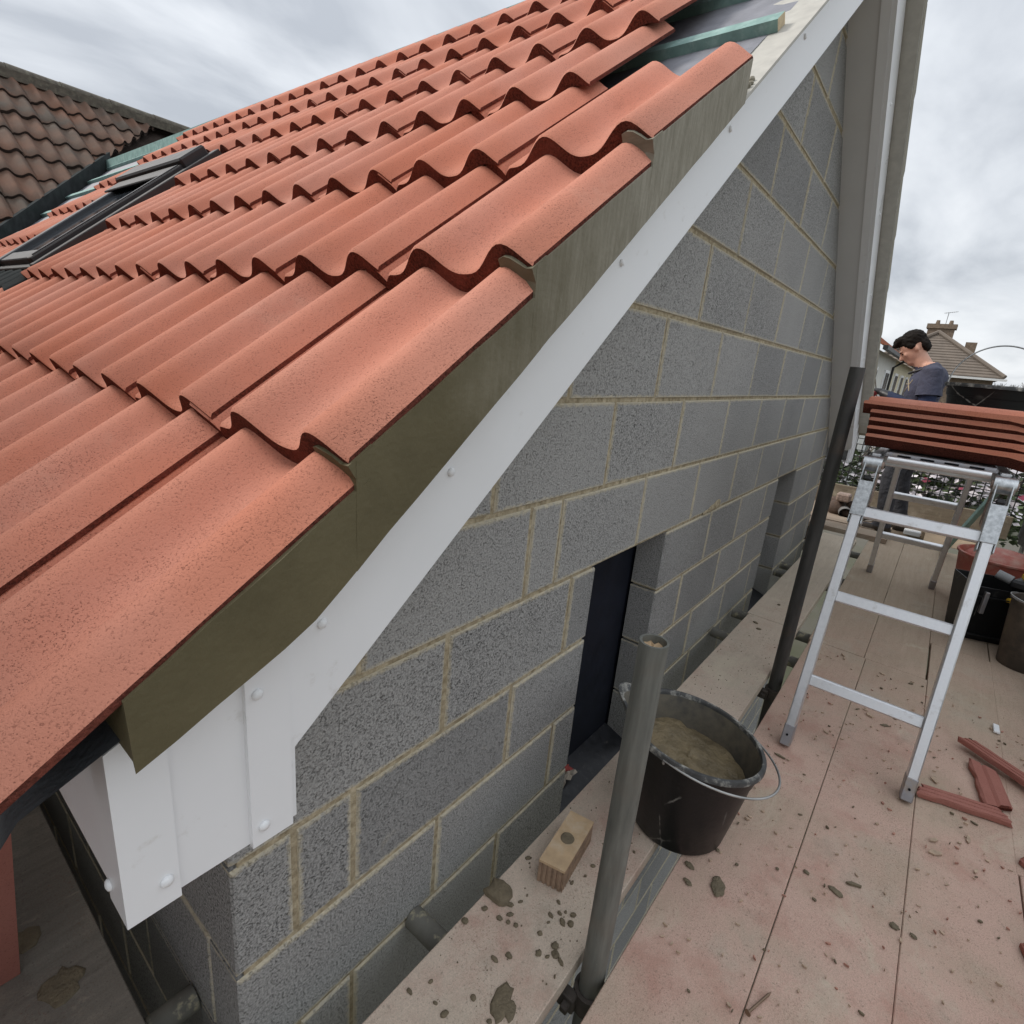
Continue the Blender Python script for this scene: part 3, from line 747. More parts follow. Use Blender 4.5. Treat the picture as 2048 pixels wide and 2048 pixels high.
# ---- roof window
win = MB()
WX0, WX1, WY0, WY1 = .398, 1.068, 2.265, 3.055
UP = Vector((-math.sin(R(40)), 0, math.cos(R(40)))); AL = Vector((math.cos(R(40)), 0, math.sin(R(40))))
def wp(a, y, h): return Vector((0, y, .77)) + AL * a + UP * h
WM = Matrix(((AL.x, 0, UP.x, 0), (0, 1, 0, 0), (AL.z, 0, UP.z, .77), (0, 0, 0, 1)))
a0, a1 = WX0 / math.cos(R(40)), WX1 / math.cos(R(40))
def wbox(m, lo, hi, bev=.004, mi=0): m.box(lo, hi, mi, bev, WM)
m = MB()
wbox(m, (a0, WY0, -.03), (a1, WY0 + .055, .086)); wbox(m, (a0, WY1 - .055, -.03), (a1, WY1, .066))
wbox(m, (a0, WY0 + .056, -.03), (a0 + .06, WY1 - .056, .05)); wbox(m, (a1 - .09, WY0 + .056, -.03), (a1, WY1 - .056, .062))
rw = m.build('roof_window', 'window_grey', house)
m = MB()   # sash
wbox(m, (a0 + .03, WY0 + .058, .040), (a1 - .1, WY0 + .125, .079)); wbox(m, (a0 + .03, WY1 - .125, .040), (a1 - .1, WY1 - .058, .079))
wbox(m, (a0 + .031, WY0 + .126, .040), (a0 + .10, WY1 - .126, .074)); wbox(m, (a1 - .16, WY0 + .126, .040), (a1 - .101, WY1 - .126, .074))
m.build('sash_frame', 'window_lead', rw)
m = MB(); wbox(m, (a0 + .09, WY0 + .12, .056), (a1 - .14, WY1 - .12, .062), 0); m.build('pane', 'glass', rw)
m = MB(); wbox(m, (a1 - .12, WY0 - .012, .060), (a1 + .02, WY1 + .012, .108), .008); m.build('top_hood', 'window_grey', rw)
m = MB(); wbox(m, (a1 - .22, WY0 + .03, .080), (a1 - .121, WY1 - .03, .089), .004); m.build('hood_lip', 'window_grey', rw)
m = MB(); wbox(m, (a0 - .02, WY0 - .058, -.035), (a1 + .05, WY0 - .002, .070), .003); m.build('side_flashing', 'window_grey', rw)
m = MB(); wbox(m, (a0 - .02, WY1 + .002, -.035), (a1 + .05, WY1 + .058, .045), .003); m.build('side_flashing', 'window_grey', rw)
for q in range(3):     # fine cover strips along the near side
    m = MB(); wbox(m, (a0 + .02 + .02 * q, WY0 + .012 + .016 * q, .0865), (a1 - .13, WY0 + .019 + .016 * q, .091 - .001 * q), .001); m.build('cover_strip', 'window_lead', rw)
m = MB(); n_ = 150; rows = []
for i, (a, h) in enumerate(((a0 - .01, .03), (a0 - .05, .012), (a0 - .13, .0), (a0 - .21, -.012))):
    row = []
    for q in range(n_ + 1):
        y = WY0 - .15 + (WY1 - WY0 + .30) * q / n_
        p = wp(a, y, h); x1_ = X0 + DX; zt = .823 + T40 * x1_ + math.tan(PITCH_T) * (p.x - x1_) + (prof((y - VERGE_Y) % COVER) * (.8 if i == 0 else 1.0)) / math.cos(PITCH_T) + .007
        ripple = .003 * math.sin(y * 2 * PI / .022) * (i > 0)
        row.append(m.vert((p.x, y, zt + ripple + (.006 if i == 0 else 0))))
    rows.append(row)
for r0, r1 in zip(rows, rows[1:]):
    for q in range(n_): m.face([r0[q], r0[q + 1], r1[q + 1], r1[q]])
m.build('apron_flashing', 'valley_black', rw, 60)

# ================================================================== MAIN HOUSE BEHIND (its tiled slope meets ours in the valley)
nb = thing('main_house', (1.5, 7.2, GROUND), 'older house behind the valley with weathered brown pantiles and mossy ridge', 'house')
MS = .738; MP = math.atan(MS); RY, RZ = 7.728, 3.283
def mz(y): return RZ + MS * (y - RY)
CUT0, CUT1 = Vector((.835, 5.34)), Vector((2.358, 7.09))     # cut line of the tiles along the valley (plan)
def cut_x(y): return CUT0.x + (CUT1.x - CUT0.x) * (y - CUT0.y) / (CUT1.y - CUT0.y)
m = MB(); m.prism([(-4, 4.6, mz(4.6) - .12), (-4, RY, RZ - .12), (7, RY, RZ - .12), (7, 4.6, mz(4.6) - .12)][::-1], (0, 0, -.03))
mroof = m.build('roof_slope', 'tile_old_raw', nb)
m = MB(); m.box((-3.8, 5.6, GROUND), (6.8, 9.8, 1.1)); m.build('wall', 'render_cream', nb)
m = MB(); m.prism([(-4, RY, RZ - .05), (-4, 11.8, RZ - 3.4), (7, 11.8, RZ - 3.4), (7, RY, RZ - .05)][::-1], (0, 0, -.03)); m.build('back_slope', 'tile_old_raw', nb)
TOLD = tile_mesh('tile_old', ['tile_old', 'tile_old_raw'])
MY0, MDY = 7.30, .305
tilt = MP - R(3.75)
for k in range(-8, 1):
    yn = MY0 + MDY * k
    if yn < 4.7: continue
    for j in range(-1, 14):
        xr = j * COVER + .06                       # tile spans xr .. xr+.33 ; local b -> -x so that the roll faces us
        if xr - .33 > max(cut_x(yn), cut_x(yn + .3)): continue
        c, s = math.cos(tilt), math.sin(tilt)
        M = Matrix(((0, -1, 0, xr + random.uniform(-.003, .003)), (c, 0, -s, yn + random.uniform(-.006, .006)), (s, 0, c, mz(yn) + random.uniform(0, .004)), (0, 0, 0, 1)))
        me = TOLD
        # cut along the valley
        pts = [M @ Vector((a, b, 0)) for a in (0, TL) for b in (0, .33)]
        d = [(p.x - cut_x(p.y)) for p in pts]
        if min(d) > 0: continue
        if max(d) > 0:
            bm = bmesh.new(); bm.from_mesh(TOLD); bm.transform(M)
            dirv = (CUT1 - CUT0).normalized()
            bmesh.ops.bisect_plane(bm, geom=bm.verts[:] + bm.edges[:] + bm.faces[:], plane_co=(CUT0.x, CUT0.y, 0), plane_no=(dirv.y, -dirv.x, 0), clear_outer=True)
            me = bpy.data.meshes.new('tile'); bm.to_mesh(me); bm.free()
            for q in (MAT['tile_old'], MAT['tile_old_raw']): me.materials.append(q)
            if len(me.polygons) < 3: continue
            ob('tile', me, mroof); continue
        ob('tile', me, mroof, M)
for i in range(14):
    x = -1.2 + .45 * i; m = MB(); seg = 12; rr = []
    for xx, r_ in ((x, .100), (x + .446, .095)):
        rr.append([m.vert((xx, RY + .01 + r_ * 1.15 * math.cos(PI * q / seg), RZ - .035 + r_ * math.sin(PI * q / seg))) for q in range(seg + 1)])
        rr.append([m.vert((xx, RY + .01 + (r_ - .015) * 1.15 * math.cos(PI * q / seg), RZ - .035 + (r_ - .015) * math.sin(PI * q / seg))) for q in range(seg + 1)])
    for q in range(seg):
        m.face([rr[0][q], rr[0][q + 1], rr[2][q + 1], rr[2][q]]); m.face([rr[0][q], rr[1][q], rr[1][q + 1], rr[0][q + 1]]); m.face([rr[2][q], rr[2][q + 1], rr[3][q + 1], rr[3][q]])
    m.build('ridge_tile', 'ridge_old', nb, 40)
m = MB(); m.box((-1.2, RY - .135, RZ - .1), (5.1, RY - .115, RZ - .012), 0); m.build('ridge_mortar', 'ridge_old', nb)
# valley trough
m = MB(); n_ = 12
L1, L2, L3, L4 = [], [], [], []
for i in range(n_ + 1):
    x = .15 + (2.05 - .15) * i / n_
    U = CUT0 + (CUT1 - CUT0) * ((x - CUT0.x) / (CUT1.x - CUT0.x))
    L1.append(m.vert((x, VAL(x) - .01, under(x) - .012))); L2.append(m.vert((x, VAL(x) + .012, under(x) - .015)))
    L3.append(m.vert((U.x, U.y - .004, mz(U.y) + .035))); L4.append(m.vert((U.x - .02, U.y + .03, mz(U.y) + .03)))
for i in range(n_):
    for A, B in ((L1, L2), (L2, L3), (L3, L4)): m.face([A[i], A[i + 1], B[i + 1], B[i]])
m.build('valley_trough', 'valley_black', house, 30)

# unseen brick mass added beside the eaves to keep the passage under them dark
m = MB(); m.box((-3.2, -.1, GROUND), (-.72, 4.4, 2.3)); 
shade_mass = m.build('eaves_shade_mass', 'brick_far'); tag(shade_mass, 'unseen brick mass added to shade the passage under the eaves', 'light blocker')
# ================================================================== SCAFFOLD
def board(x0, x1, y0, y1, mat_, label, group, z=DECK, th=.038, name='scaffold_board', rot=0.0):
    c_ = Vector(((x0 + x1) / 2, (y0 + y1) / 2, z - th))
    m = MB(); n = 24; L = (x1 - x0) if (x1 - x0) > (y1 - y0) else (y1 - y0)
    m.box(Vector((x0, y0, z - th)) - c_, Vector((x1, y1, z)) - c_, 0, .0018)
    o = m.build(name, mat_); o.matrix_basis = Matrix.Translation(c_) @ Matrix.Rotation(rot, 4, 'Z')
    return tag(o, label, 'scaffold board', group)
LBS = [['deck board along the pole gap with the oval mortar splash beside the bucket', 'deck board along the pole gap carrying a rear foot of the trestle'],
       ['second deck board from the poles, with the rusty nail on it', 'deck board running between the rear feet of the trestle'],
       ['deck board with the lone ribbed tile strip by the trestle foot', 'deck board under the black tool crate'],
       ['deck board along the toe board with small tile chunks on it', 'deck board along the toe board carrying the dirty brown pail']]
yb = -.404
cuts = [[-1.4, 2.46, 4.92], [-1.4, 2.455, 4.90], [-1.4, 2.9, 4.93], [-1.4, 1.45, 4.9]]
for i in range(4):
    y1 = yb - .2255 * i; y0 = y1 - .2236 + random.uniform(-.0006, .0006)
    for q, (a, b) in enumerate(zip(cuts[i], cuts[i][1:])):
        board(a + .0015, b - .0015, y0, y1, 'deck_wood', LBS[i][q], 'boards of the main scaffold deck', z=DECK + random.uniform(-.0025, .001), rot=R(-.12))
board(-.9, 2.508, -.342, -.112, 'inner_wood', 'pale inner board next to the block wall carrying the ribbed brick', 'inner boards next to the block wall')
board(2.514, 4.62, -.338, -.104, 'inner_wood', 'inner board next to the block wall beyond the tall dark pole', 'inner boards next to the block wall')
LC = 'wooden board laid across the far end of the deck past the wall corner'
for i, (x, z) in enumerate(((4.70, .040), (4.95, .043), (5.2, .02), (5.45, .0), (5.69, .0))):
    board(x, x + .222, (-.52 if i < 2 else -1.2), 1.6, 'cross_wood', LC, 'boards across the far end of the deck', z=DECK + z)
board(-.31, -.088, -.02, 3.4, 'grey_wood', 'mortar spattered board round the corner, next to the return wall', 'boards under the eaves')
board(-.545, -.323, -.02, 3.4, 'grey_wood', 'board under the eaves on which the red tile is propped', 'boards under the eaves')
# standards
def pole(x, y, z0, z1, mat_, label, lean=(0, 0), name='scaffold_pole', full=None):
    o = thing(name, (x, y, z0), label, 'scaffold pole')
    m = MB(); r = .02415; seg = 28
    b0 = Vector((x - lean[0] * (z1 - z0), y - lean[1] * (z1 - z0), z0)); t0 = Vector((x, y, z1))
    prof_ = [(r, 0), (r, 1), (r - .004, 1), (r - .004, .96)]
    rings = []
    for rr_, f in prof_:
        c_ = b0.lerp(t0, f if f < .96 else (1 if f == 1 else 1 - .016 / (z1 - z0)))
        rings.append([m.vert(c_ + Vector((rr_ * math.cos(2 * PI * k / seg), rr_ * math.sin(2 * PI * k / seg), 0))) for k in range(seg)])
    for A, B in zip(rings, rings[1:]):
        for k in range(seg): m.face([A[k], A[(k + 1) % seg], B[(k + 1) % seg], B[k]])
    m.build('tube', mat_, o, 40)
    m = MB(); c_ = t0 - Vector((0, 0, .013)); ids = []
    cc = m.vert(c_)
    ring = [m.vert(c_ + Vector(((r - .0042) * math.cos(2 * PI * k / 20), (r - .0042) * math.sin(2 * PI * k / 20), random.uniform(-.003, .003)))) for k in range(20)]
    mid = [m.vert(c_ + Vector(((r - .0042) * .5 * math.cos(2 * PI * k / 20), (r - .0042) * .5 * math.sin(2 * PI * k / 20), random.uniform(-.004, .003)))) for k in range(20)]
    for k in range(20):
        m.face([ring[k], ring[(k + 1) % 20], mid[(k + 1) % 20], mid[k]]); m.face([mid[k], mid[(k + 1) % 20], cc])
    m.build('dirt_plug', 'brick_tan', o)
    # coupler on the ledger just under the deck
    def coupler(zc_):
        m = MB(); p = b0.lerp(t0, (zc_ - z0) / (z1 - z0))
        m.lathe([(r + .001, -.025), (r + .009, -.023), (r + .009, .023), (r + .001, .025)], p, 20)
        m.box((p.x - .045, p.y + .012, zc_ - .02), (p.x - .022, p.y + .05, zc_ + .02), 0, .003)
        m.box((p.x - .06, p.y + .018, zc_ - .008), (p.x - .02, p.y + .034, zc_ + .008), 0, .002)
        m.build('coupler', 'coupler', o, 35)
    coupler(DECK - .085)
    return o
pole(.523, -.372, GROUND, .563, 'scaffold_steel', 'short galvanised scaffold pole with open dirt filled top beside the mortar bucket', lean=(.004, .002))
pole(1.99, -.372, GROUND, 1.05, 'scaffold_dark', 'tall dark steel scaffold pole by the aluminium trestle')
# putlog tubes poking at the wall
def htube(p0, p1, mat_, label, group, r=.02415):
    o = thing('scaffold_tube', p0, label, 'scaffold tube', group)
    m = MB(); P0, P1 = Vector(p0), Vector(p1); d = (P1 - P0).normalized()
    m.tube([P0, P1], r, 22, caps=False)
    m.tube([P0 + d * .012, P0, ], r - .004, 22, caps=True)
    a = [len(m.v)]
    m.build('tube', mat_, o, 40)
    return o
for i, x in enumerate((.375, 2.29, 2.60, 3.47, 3.66, 4.40)):
    htube((x, -.006 - random.uniform(0, .01) if i else -.002, DECK - .0395 - .0245 + random.uniform(-.001, 0)), (x + random.uniform(-.01, .01), -1.42, DECK - .0395 - .0245), 'tube_mortared',
          ('mortar crusted tube end at the wall below the heaped mortar lump', 'mortar crusted tube end at the wall between the two openings', 'mortar crusted tube end at the wall between the two openings',
           'tube end at the wall below the farther opening', 'tube end at the wall below the farther opening', 'tube end at the wall close to its far corner')[i], 'tubes under the boards ending at the block wall')
htube((-.004, .185, DECK - .0635), (-1.1, .185, DECK - .0635), 'tube_mortared', 'mortar smeared steel tube ending at the return wall under the eaves', None)
# outer edge toe board and black sheeting
o = thing('toe_board', (2, -1.33, DECK), 'grey timber toe board standing on edge along the outer side of the deck', 'toe board')
m = MB(); m.box((-1.2, -1.345, DECK), (4.95, -1.31, DECK + .225), 0, .003); m.build('plank', 'grey_wood', o)
m = MB(); nx, nz = 46, 16; gd = []
for i in range(nx + 1):
    x = 3.0 + 3.1 * i / nx; gd.append([])
    for k in range(nz + 1):
        z = DECK + .02 + .98 * k / nz
        y = -1.375 + .035 * noise.noise((x * 2.2, z * 1.4, 1)) + .012 * math.sin(x * 21 + z * 3) * (1 - .4 * k / nz)
        gd[-1].append(m.vert((x, y, z)))
for i in range(nx):
    for k in range(nz): m.face([gd[i][k], gd[i + 1][k], gd[i + 1][k + 1], gd[i][k + 1]])
tag(m.build('debris_sheet', 'black_sheet', None, 80), 'slack black plastic sheet hung along the outer scaffold rail', 'sheet')
o = thing('guard_rail', (3, -1.43, .80), 'horizontal scaffold rail carrying the black sheet', 'rail')
m = MB(); m.tube([(2.9, -1.41, DECK + 1.0), (6.3, -1.41, DECK + 1.0)], .024, 16); m.build('tube', 'scaffold_steel', o, 40)
for x in (3.05, 6.2):
    m = MB(); m.tube([(x, -1.46, GROUND), (x, -1.46, DECK + 1.15)], .024, 16); m.build('post', 'scaffold_steel', o, 40)

# ================================================================== THINGS ON THE DECK
# ---- bucket
def bucket(c, label, handle, r0=.118, r1=.153, H=.28, spout=True, fill=None, mat_='black_plastic', hmat='wire', rim_tilt=(0, 0)):
    o = thing('bucket', c, label, 'bucket')
    def warp(p):          # an old bucket gone out of shape: the rim leans, the base stays flat
        f = max(0, (p.z - c[2]) / H); p = Vector(p); p.z -= (rim_tilt[0] * (p.x - c[0]) + rim_tilt[1] * (p.y - c[1])) * f; return p
    def df(p, a, r_, z):
        if spout and z > H - .05:
            d = math.cos(a - R(92)); k = max(0, d) ** 24 * (z - (H - .05)) / .05
            p.x += math.cos(a) * .046 * k; p.y += math.sin(a) * .046 * k; p.z += .008 * k
        return warp(p)
    m = MB(); seg = 72
    def rr_(z): return r0 + (r1 - r0) * z / H
    m.lathe([(.0005, .004), (r0 - .018, .004), (r0 - .006, .0), (r0, .008), (rr_(H * .5), H * .5), (rr_(H * .80), H * .80), (rr_(H * .80) + .003, H * .805), (rr_(H * .82) + .003, H * .82),
             (rr_(H) + .001, H - .012)], c, seg, deform=df)
    m.build('shell', mat_, o, 40); m = MB()
    m.lathe([(rr_(H) - .003, H - .012), (rr_(H * .8) - .004, H * .8), (rr_(H * .5) - .004, H * .5), (r0 - .006, .012), (.0005, .010)], c, seg, deform=df)
    m.build('inner_wall', 'bucket_inner', o, 40)
    m = MB()
    m.lathe([(rr_(H) - .003, H - .012), (rr_(H) - .003, H - .003), (rr_(H) - .001, H), (rr_(H) + .007, H), (rr_(H) + .009, H - .004), (rr_(H) + .009, H - .013), (rr_(H) + .001, H - .013)], c, seg, deform=df)
    m.build('rim', 'bucket_rim', o, 40)
    m = MB(); m.tube([warp(p) for p in handle], .0028, 10); m.build('handle', hmat, o, 60)
    if fill is not None:
        m = MB(); zf = fill; nr = 14; R_ = rr_(zf) - .0055
        cc = m.vert((c[0], c[1], c[2] + zf + .02)); prev = None
        for i in range(1, nr + 1):
            ring = []
            for k in range(48):
                a = 2 * PI * k / 48; rad = R_ * i / nr
                x, y = rad * math.cos(a), rad * math.sin(a)
                h = .012 * noise.noise((x * 18, y * 18, 1)) + .006 * noise.noise((x * 45, y * 45, 4)) - .18 * x * (i / nr) * .5 + .10 * y
                rad2 = min(rad, rr_(zf + h) - .0055) if i == nr else rad
                if i == nr: rad2 = rr_(zf + h) - .005
                ring.append(m.vert((c[0] + rad2 * math.cos(a), c[1] + rad2 * math.sin(a), c[2] + zf + h)))
            for k in range(48):
                if prev is None: m.face([cc, ring[k], ring[(k + 1) % 48]])
                else: m.face([prev[k], ring[k], ring[(k + 1) % 48], prev[(k + 1) % 48]])
            prev = ring
        m.v = [tuple(warp(Vector(v))) for v in m.v]
        tag(m.build('mortar_mix', 'wet_mortar', None, 60), 'wet brown mortar filling the bucket beside the galvanised pole', 'mortar')
        # dried film on the inside wall
    return o
BC = (.990, -.350, DECK + .0015); BH = .280
def arc_handle(c, r, H, az, tilt, n=40, k=1.02):
    """bail from pivot to pivot swung by tilt from vertical"""
    pts = []; ax = Vector((math.cos(az), math.sin(az), 0)); pr = Vector((-math.sin(az), math.cos(az), 0))
    v = pr * math.sin(tilt) + Vector((0, 0, 1)) * math.cos(tilt)
    for i in range(n + 1):
        t = PI * i / n
        pts.append(Vector(c) + Vector((0, 0, H)) + ax * (r * math.cos(t)) + v * (r * k * math.sin(t)))
    # hooks at the ends
    for s, p in ((0, pts[0]), (1, pts[-1])):
        d = (p - Vector(c) - Vector((0, 0, H))).normalized()
        hook = [p + d * -.004 + Vector((0, 0, -.012)), p + Vector((0, 0, -.006))]
        pts = hook + pts if s == 0 else pts + hook[::-1]
    return pts
bk = bucket(BC, 'large black plastic bucket full of mortar behind the short galvanised pole', arc_handle(BC, .172, BH - .010, R(-4), R(-93), k=1.22), fill=.20, r1=.165, r0=.120, H=BH, rim_tilt=(.10, -.11))

# ---- ribbed brick with a dab on top
o = thing('ribbed_brick', (.67, -.2, DECK), 'small tan brick with ribbed sides and a round mortar dab on top', 'brick')
c4 = [Vector((.587, -.180)), Vector((.600, -.240)), Vector((.762, -.219)), Vector((.752, -.158))]
def comb(p, q, n, dep, out_):
    pts = []
    for i in range(n):
        t0, t1, t2, t3 = i / n, (i + .55) / n, (i + .6) / n, (i + .95) / n
        pts += [p.lerp(q, t0), p.lerp(q, t1), p.lerp(q, t2) - out_ * dep, p.lerp(q, t3) - out_ * dep]
    return pts
ct = sum(c4, Vector((0, 0))) / 4; ring = []
for i, n in ((0, 5), (1, 18), (2, 5), (3, 18)):
    p, q = c4[i], c4[(i + 1) % 4]; e_ = (q - p).normalized(); nrm = Vector((e_.y, -e_.x))
    if nrm.dot(p - ct) < 0: nrm = -nrm
    ring += comb(p, q, n, .0035, nrm)
m = MB(); m.prism([(p.x, p.y, DECK + .001) for p in ring], (0, 0, .0565)); m.build('body', 'brick_side', o)
m = MB(); n4 = [ct + (p - ct) * 1.012 for p in c4]
m.prism([(p.x, p.y, DECK + .058) for p in n4], (0, 0, .0065)); m.build('top_face', 'brick_tan', o)
def dab_mesh(r, h, seed, rough=.18, ell=1.0, ang=0.0):
    m = MB(); seg = 18; rings = []
    for rr_, hh in ((1.0, 0.0), (.97, .5), (.80, .85), (.45, 1.0)):
        ring = []
        for k in range(seg):
            a = 2 * PI * k / seg
            q = r * rr_ * (1 + rough * noise.noise((math.cos(a) * 1.7 + seed * 3.1, math.sin(a) * 1.7, seed)) + rough * .5 * noise.noise((math.cos(a) * 4 + seed, math.sin(a) * 4, seed * 2)))
            x, y = q * math.cos(a) * ell, q * math.sin(a) / ell
            ring.append(m.vert((x * math.cos(ang) - y * math.sin(ang), x * math.sin(ang) + y * math.cos(ang), h * hh * (1 + .25 * noise.noise((x * 90, y * 90, seed))))))
        rings.append(ring)
    for A, B in zip(rings, rings[1:]):
        for k in range(seg): m.face([A[k], A[(k + 1) % seg], B[(k + 1) % seg], B[k]])
    c_ = m.vert((0, 0, h)); [m.face([rings[-1][k], rings[-1][(k + 1) % seg], c_]) for k in range(seg)]
    m.face(rings[0][::-1])
    return m.mesh('mortar_dab', 'dab_mortar', 50)
def dab(x, y, z, r, h, seed, label, group=None, rough=.3, ell=1.0, ang=0.0, parent=None):
    o = ob('mortar_dab', dab_mesh(r, h, seed, rough, ell, ang), parent, Matrix.Translation((x, y, z)))
    if label: tag(o, label, 'mortar', group)
    return o
dab(.677, -.197, DECK + .0646, .0165, .003, 3, 'round dab of mortar on top of the ribbed brick', rough=.06)
GI = 'mortar droppings on the inner board'; LI = 'small dropping of mortar on the pale inner board'
dab(.502, -.137, DECK + .0005, .030, .014, 11, 'heaped crumbly lump of mortar at the wall side of the inner board', rough=.5)
dab(.346, -.285, DECK + .0005, .027, .004, 12, 'broad angular splash of mortar, largest on the inner board', rough=.7, ell=1.25, ang=.4)
smalls = [(.456, -.136, .011), (.5, -.171, .012), (.521, -.184, .007), (.543, -.186, .004), (.619, -.131, .011), (.462, -.173, .011), (.483, -.185, .011), (.474, -.208, .009), (.468, -.192, .008),
          (.578, -.247, .008), (.559, -.263, .008), (.57, -.271, .006), (.576, -.287, .011), (.547, -.278, .0135), (.556, -.293, .013), (.542, -.251, .010), (.526, -.256, .005), (.495, -.256, .0095), (.496, -.294, .0145),
          (.483, -.303, .0155), (.478, -.32, .011), (.461, -.277, .012), (.468, -.294, .007), (.417, -.235, .012), (.393, -.218, .011), (.369, -.264, .005), (.448, -.326, .0045), (.638, -.244, .008), (.674, -.258, .005),
          (.709, -.258, .009), (.814, -.314, .006), (.408, -.123, .0135), (.243, -.137, .009), (.261, -.211, .013), (.262, -.186, .006), (.315, -.232, .010), (.281, -.154, .007), (.307, -.279, .008),
          (2.42, -.17, .02), (2.36, -.2, .018), (1.5, -.21, .012), (2.75, -.2, .016), (2.95, -.25, .015), (3.3, -.2, .018)]
for i, (x, y, r_) in enumerate(smalls):
    dab(x, y, DECK + .0004, r_ * .5 + .0005, .0025 + r_ * .16, 20 + i, LI, GI, rough=.26, ell=random.uniform(1.0, 1.45), ang=random.uniform(0, 3))
GD = 'mortar droppings on the main deck'; LD_ = 'dark mortar dropping on the dusty main deck'
for i, (x, y, r_, el) in enumerate(((.875, -.433, .010, 1.3), (.829, -.446, .009, 1.3), (.981, -.449, .016, 1.2), (1.054, -.724, .012, 1.5), (1.052, -.841, .009, 1.1), (1.055, -.876, .006, 1.2), (.968, -.47, .005, 1), (1.061, -.658, .006, 1.2), (.96, -.52, .004, 1), (1.02, -.60, .004, 1))):
    dab(x, y, DECK + .0012, r_, .003, 90 + i, LD_, GD, rough=.3, ell=el, ang=1.2)
dab(.867, -.504, DECK + .0012, .021, .0035, 88, 'oval splash of mortar on the deck, largest of those by the bucket', rough=.3, ell=1.3, ang=.35)
for i, (x, y, r_) in enumerate(((-.16, .33, .03), (-.19, .47, .028), (-.2, .24, .012))):
    dab(x, y, DECK + .0005, r_, .004, 120 + i, 'dried mortar splash on the board under the eaves', 'splashes under the eaves', rough=.4)

# ---- scrap of paper on the sill of the near opening
m = MB(); rn_ = random.Random(3); gd = []
for i in range(9):
    gd.append([m.vert((1.04 + .13 * i / 8 + rn_.uniform(-.006, .006), .045 + .05 * k / 5 + rn_.uniform(-.006, .006), OP_BOT + .036 + .022 * abs(noise.noise((i * .9, k * .8, 2))) + rn_.uniform(0, .006))) for k in range(6)])
for i in range(8):
    for k in range(5): m.face([gd[i][k], gd[i + 1][k], gd[i + 1][k + 1], gd[i][k + 1]], 1 if i > 5 and k > 1 else 0)
simple('paper', (0.46, 0.40, 0.33), 0.9); simple('paper_red', (0.40, 0.08, 0.07), 0.9)
tag(m.build('paper_scrap', ['paper', 'paper_red']), 'crumpled paper scrap on the black sill of the nearer opening', 'paper')
# ---- nail
m = MB(); p0, p1 = Vector((.640, -.636, DECK + .0075)), Vector((.712, -.661, DECK + .0035)); d = (p1 - p0).normalized()
m.tube([p0, p0 + d * .066, p1], [.0026, .0026, .0005], 10); m.tube([p0 - d * .0014, p0], .0062, 14)
tag(m.build('nail', 'nail', None, 40), 'single rusty nail lying on the dusty deck', 'nail')

# ---- broken tile strips and shards
def shard_strip(c, ang, L, W_, H, label, seed, ribs=3):
    o = thing('broken_tile', c, label, 'broken tile', 'broken roof tile pieces on the deck')
    Mx = Matrix.Translation(c) @ Matrix.Rotation(ang, 4, 'Z')
    rnd = random.Random(seed)
    ys = []; n = ribs * 2
    prof_ = [(-W_ / 2, 0), (-W_ / 2, H * .7)]
    for i in range(ribs):
        y0 = -W_ / 2 + W_ * (i + .12) / ribs; y1 = -W_ / 2 + W_ * (i + .78) / ribs
        prof_ += [(y0, H), (y1, H), (y1 + W_ * .05, H * .72)]
    prof_ += [(W_ / 2, H * .6), (W_ / 2, 0)]
    m = MB(); na = 8; rings = []
    for i in range(na + 1):
        x = -L / 2 + L * i / na
        sk = .16 * W_ * rnd.uniform(-1, 1)
        ring = []
        for q, (y, z) in enumerate(prof_):
            yy = y + (sk * .35 if q in (0, 1) else 0)
            xx = x + ((y * .5 + rnd.uniform(-.006, .006)) if i == 0 else (-y * .4 + rnd.uniform(-.006, .006) if i == na else 0))
            ring.append(m.vert(Mx @ Vector((xx, yy, z + rnd.uniform(-.0006, .0006)))))
        rings.append(ring)
    for A, B in zip(rings, rings[1:]):
        for k in range(len(prof_)): m.face([A[k], A[(k + 1) % len(prof_)], B[(k + 1) % len(prof_)], B[k]])
    m.face(rings[0][::-1], 1); m.face(rings[-1], 1)
    m.build('piece', ['tile_broken', 'tile_raw'], o)
    return o
mk_tile('tile_broken', (0.33, 0.125, 0.095), (0.36, 0.15, 0.118), (0.13, 0.05, 0.04), 0.4)
shard_strip((1.638, -.962, DECK + .002), math.atan2(-.187, .048), .205, .050, .018, 'ribbed strip broken off a red tile, lying alone by the trestle foot', 1)
shard_strip((1.80, -1.035, DECK + .002), math.atan2(-.032, -.202), .20, .072, .016, 'broad broken tile piece under another ribbed strip', 2, 2)
shard_strip((1.925, -1.07, DECK + .019), math.atan2(-.15, -.115), .24, .045, .018, 'ribbed tile strip resting across a broader broken piece', 3)
shard_strip((1.50, -1.125, DECK + .002), .8, .07, .07, .018, 'small red tile chunk on the deck near the toe board', 4, 2)
shard_strip((1.182, -1.098, DECK + .002), .3, .06, .06, .018, 'small red tile chunk close to the toe board, well short of the trestle', 5, 2)
shard_strip((1.37, -1.16, DECK + .002), 1.4, .08, .05, .018, 'tile chunk with worn face against the toe board', 6, 2)
simple('chip', (0.47, 0.35, 0.255), 0.95, var=0.25, scale=60)
simple('chip_red', (0.42, 0.22, 0.165), 0.95, var=0.25, scale=60)
m = MB()      # chips and slivers scattered over the deck
rnd = random.Random(5)
spots = [(1.371, -.908), (1.375, -.888), (1.141, -.501), (1.187, -.523), (1.19, -.743), (1.175, -.708), (1.106, -.867), (1.112, -.927), (1.188, -1.028), (1.349, -.727), (1.205, -.652), (2.0, -.9)]
spots += [(rnd.uniform(.6, 2.4), rnd.uniform(-1.25, -.43)) for _ in range(420)]
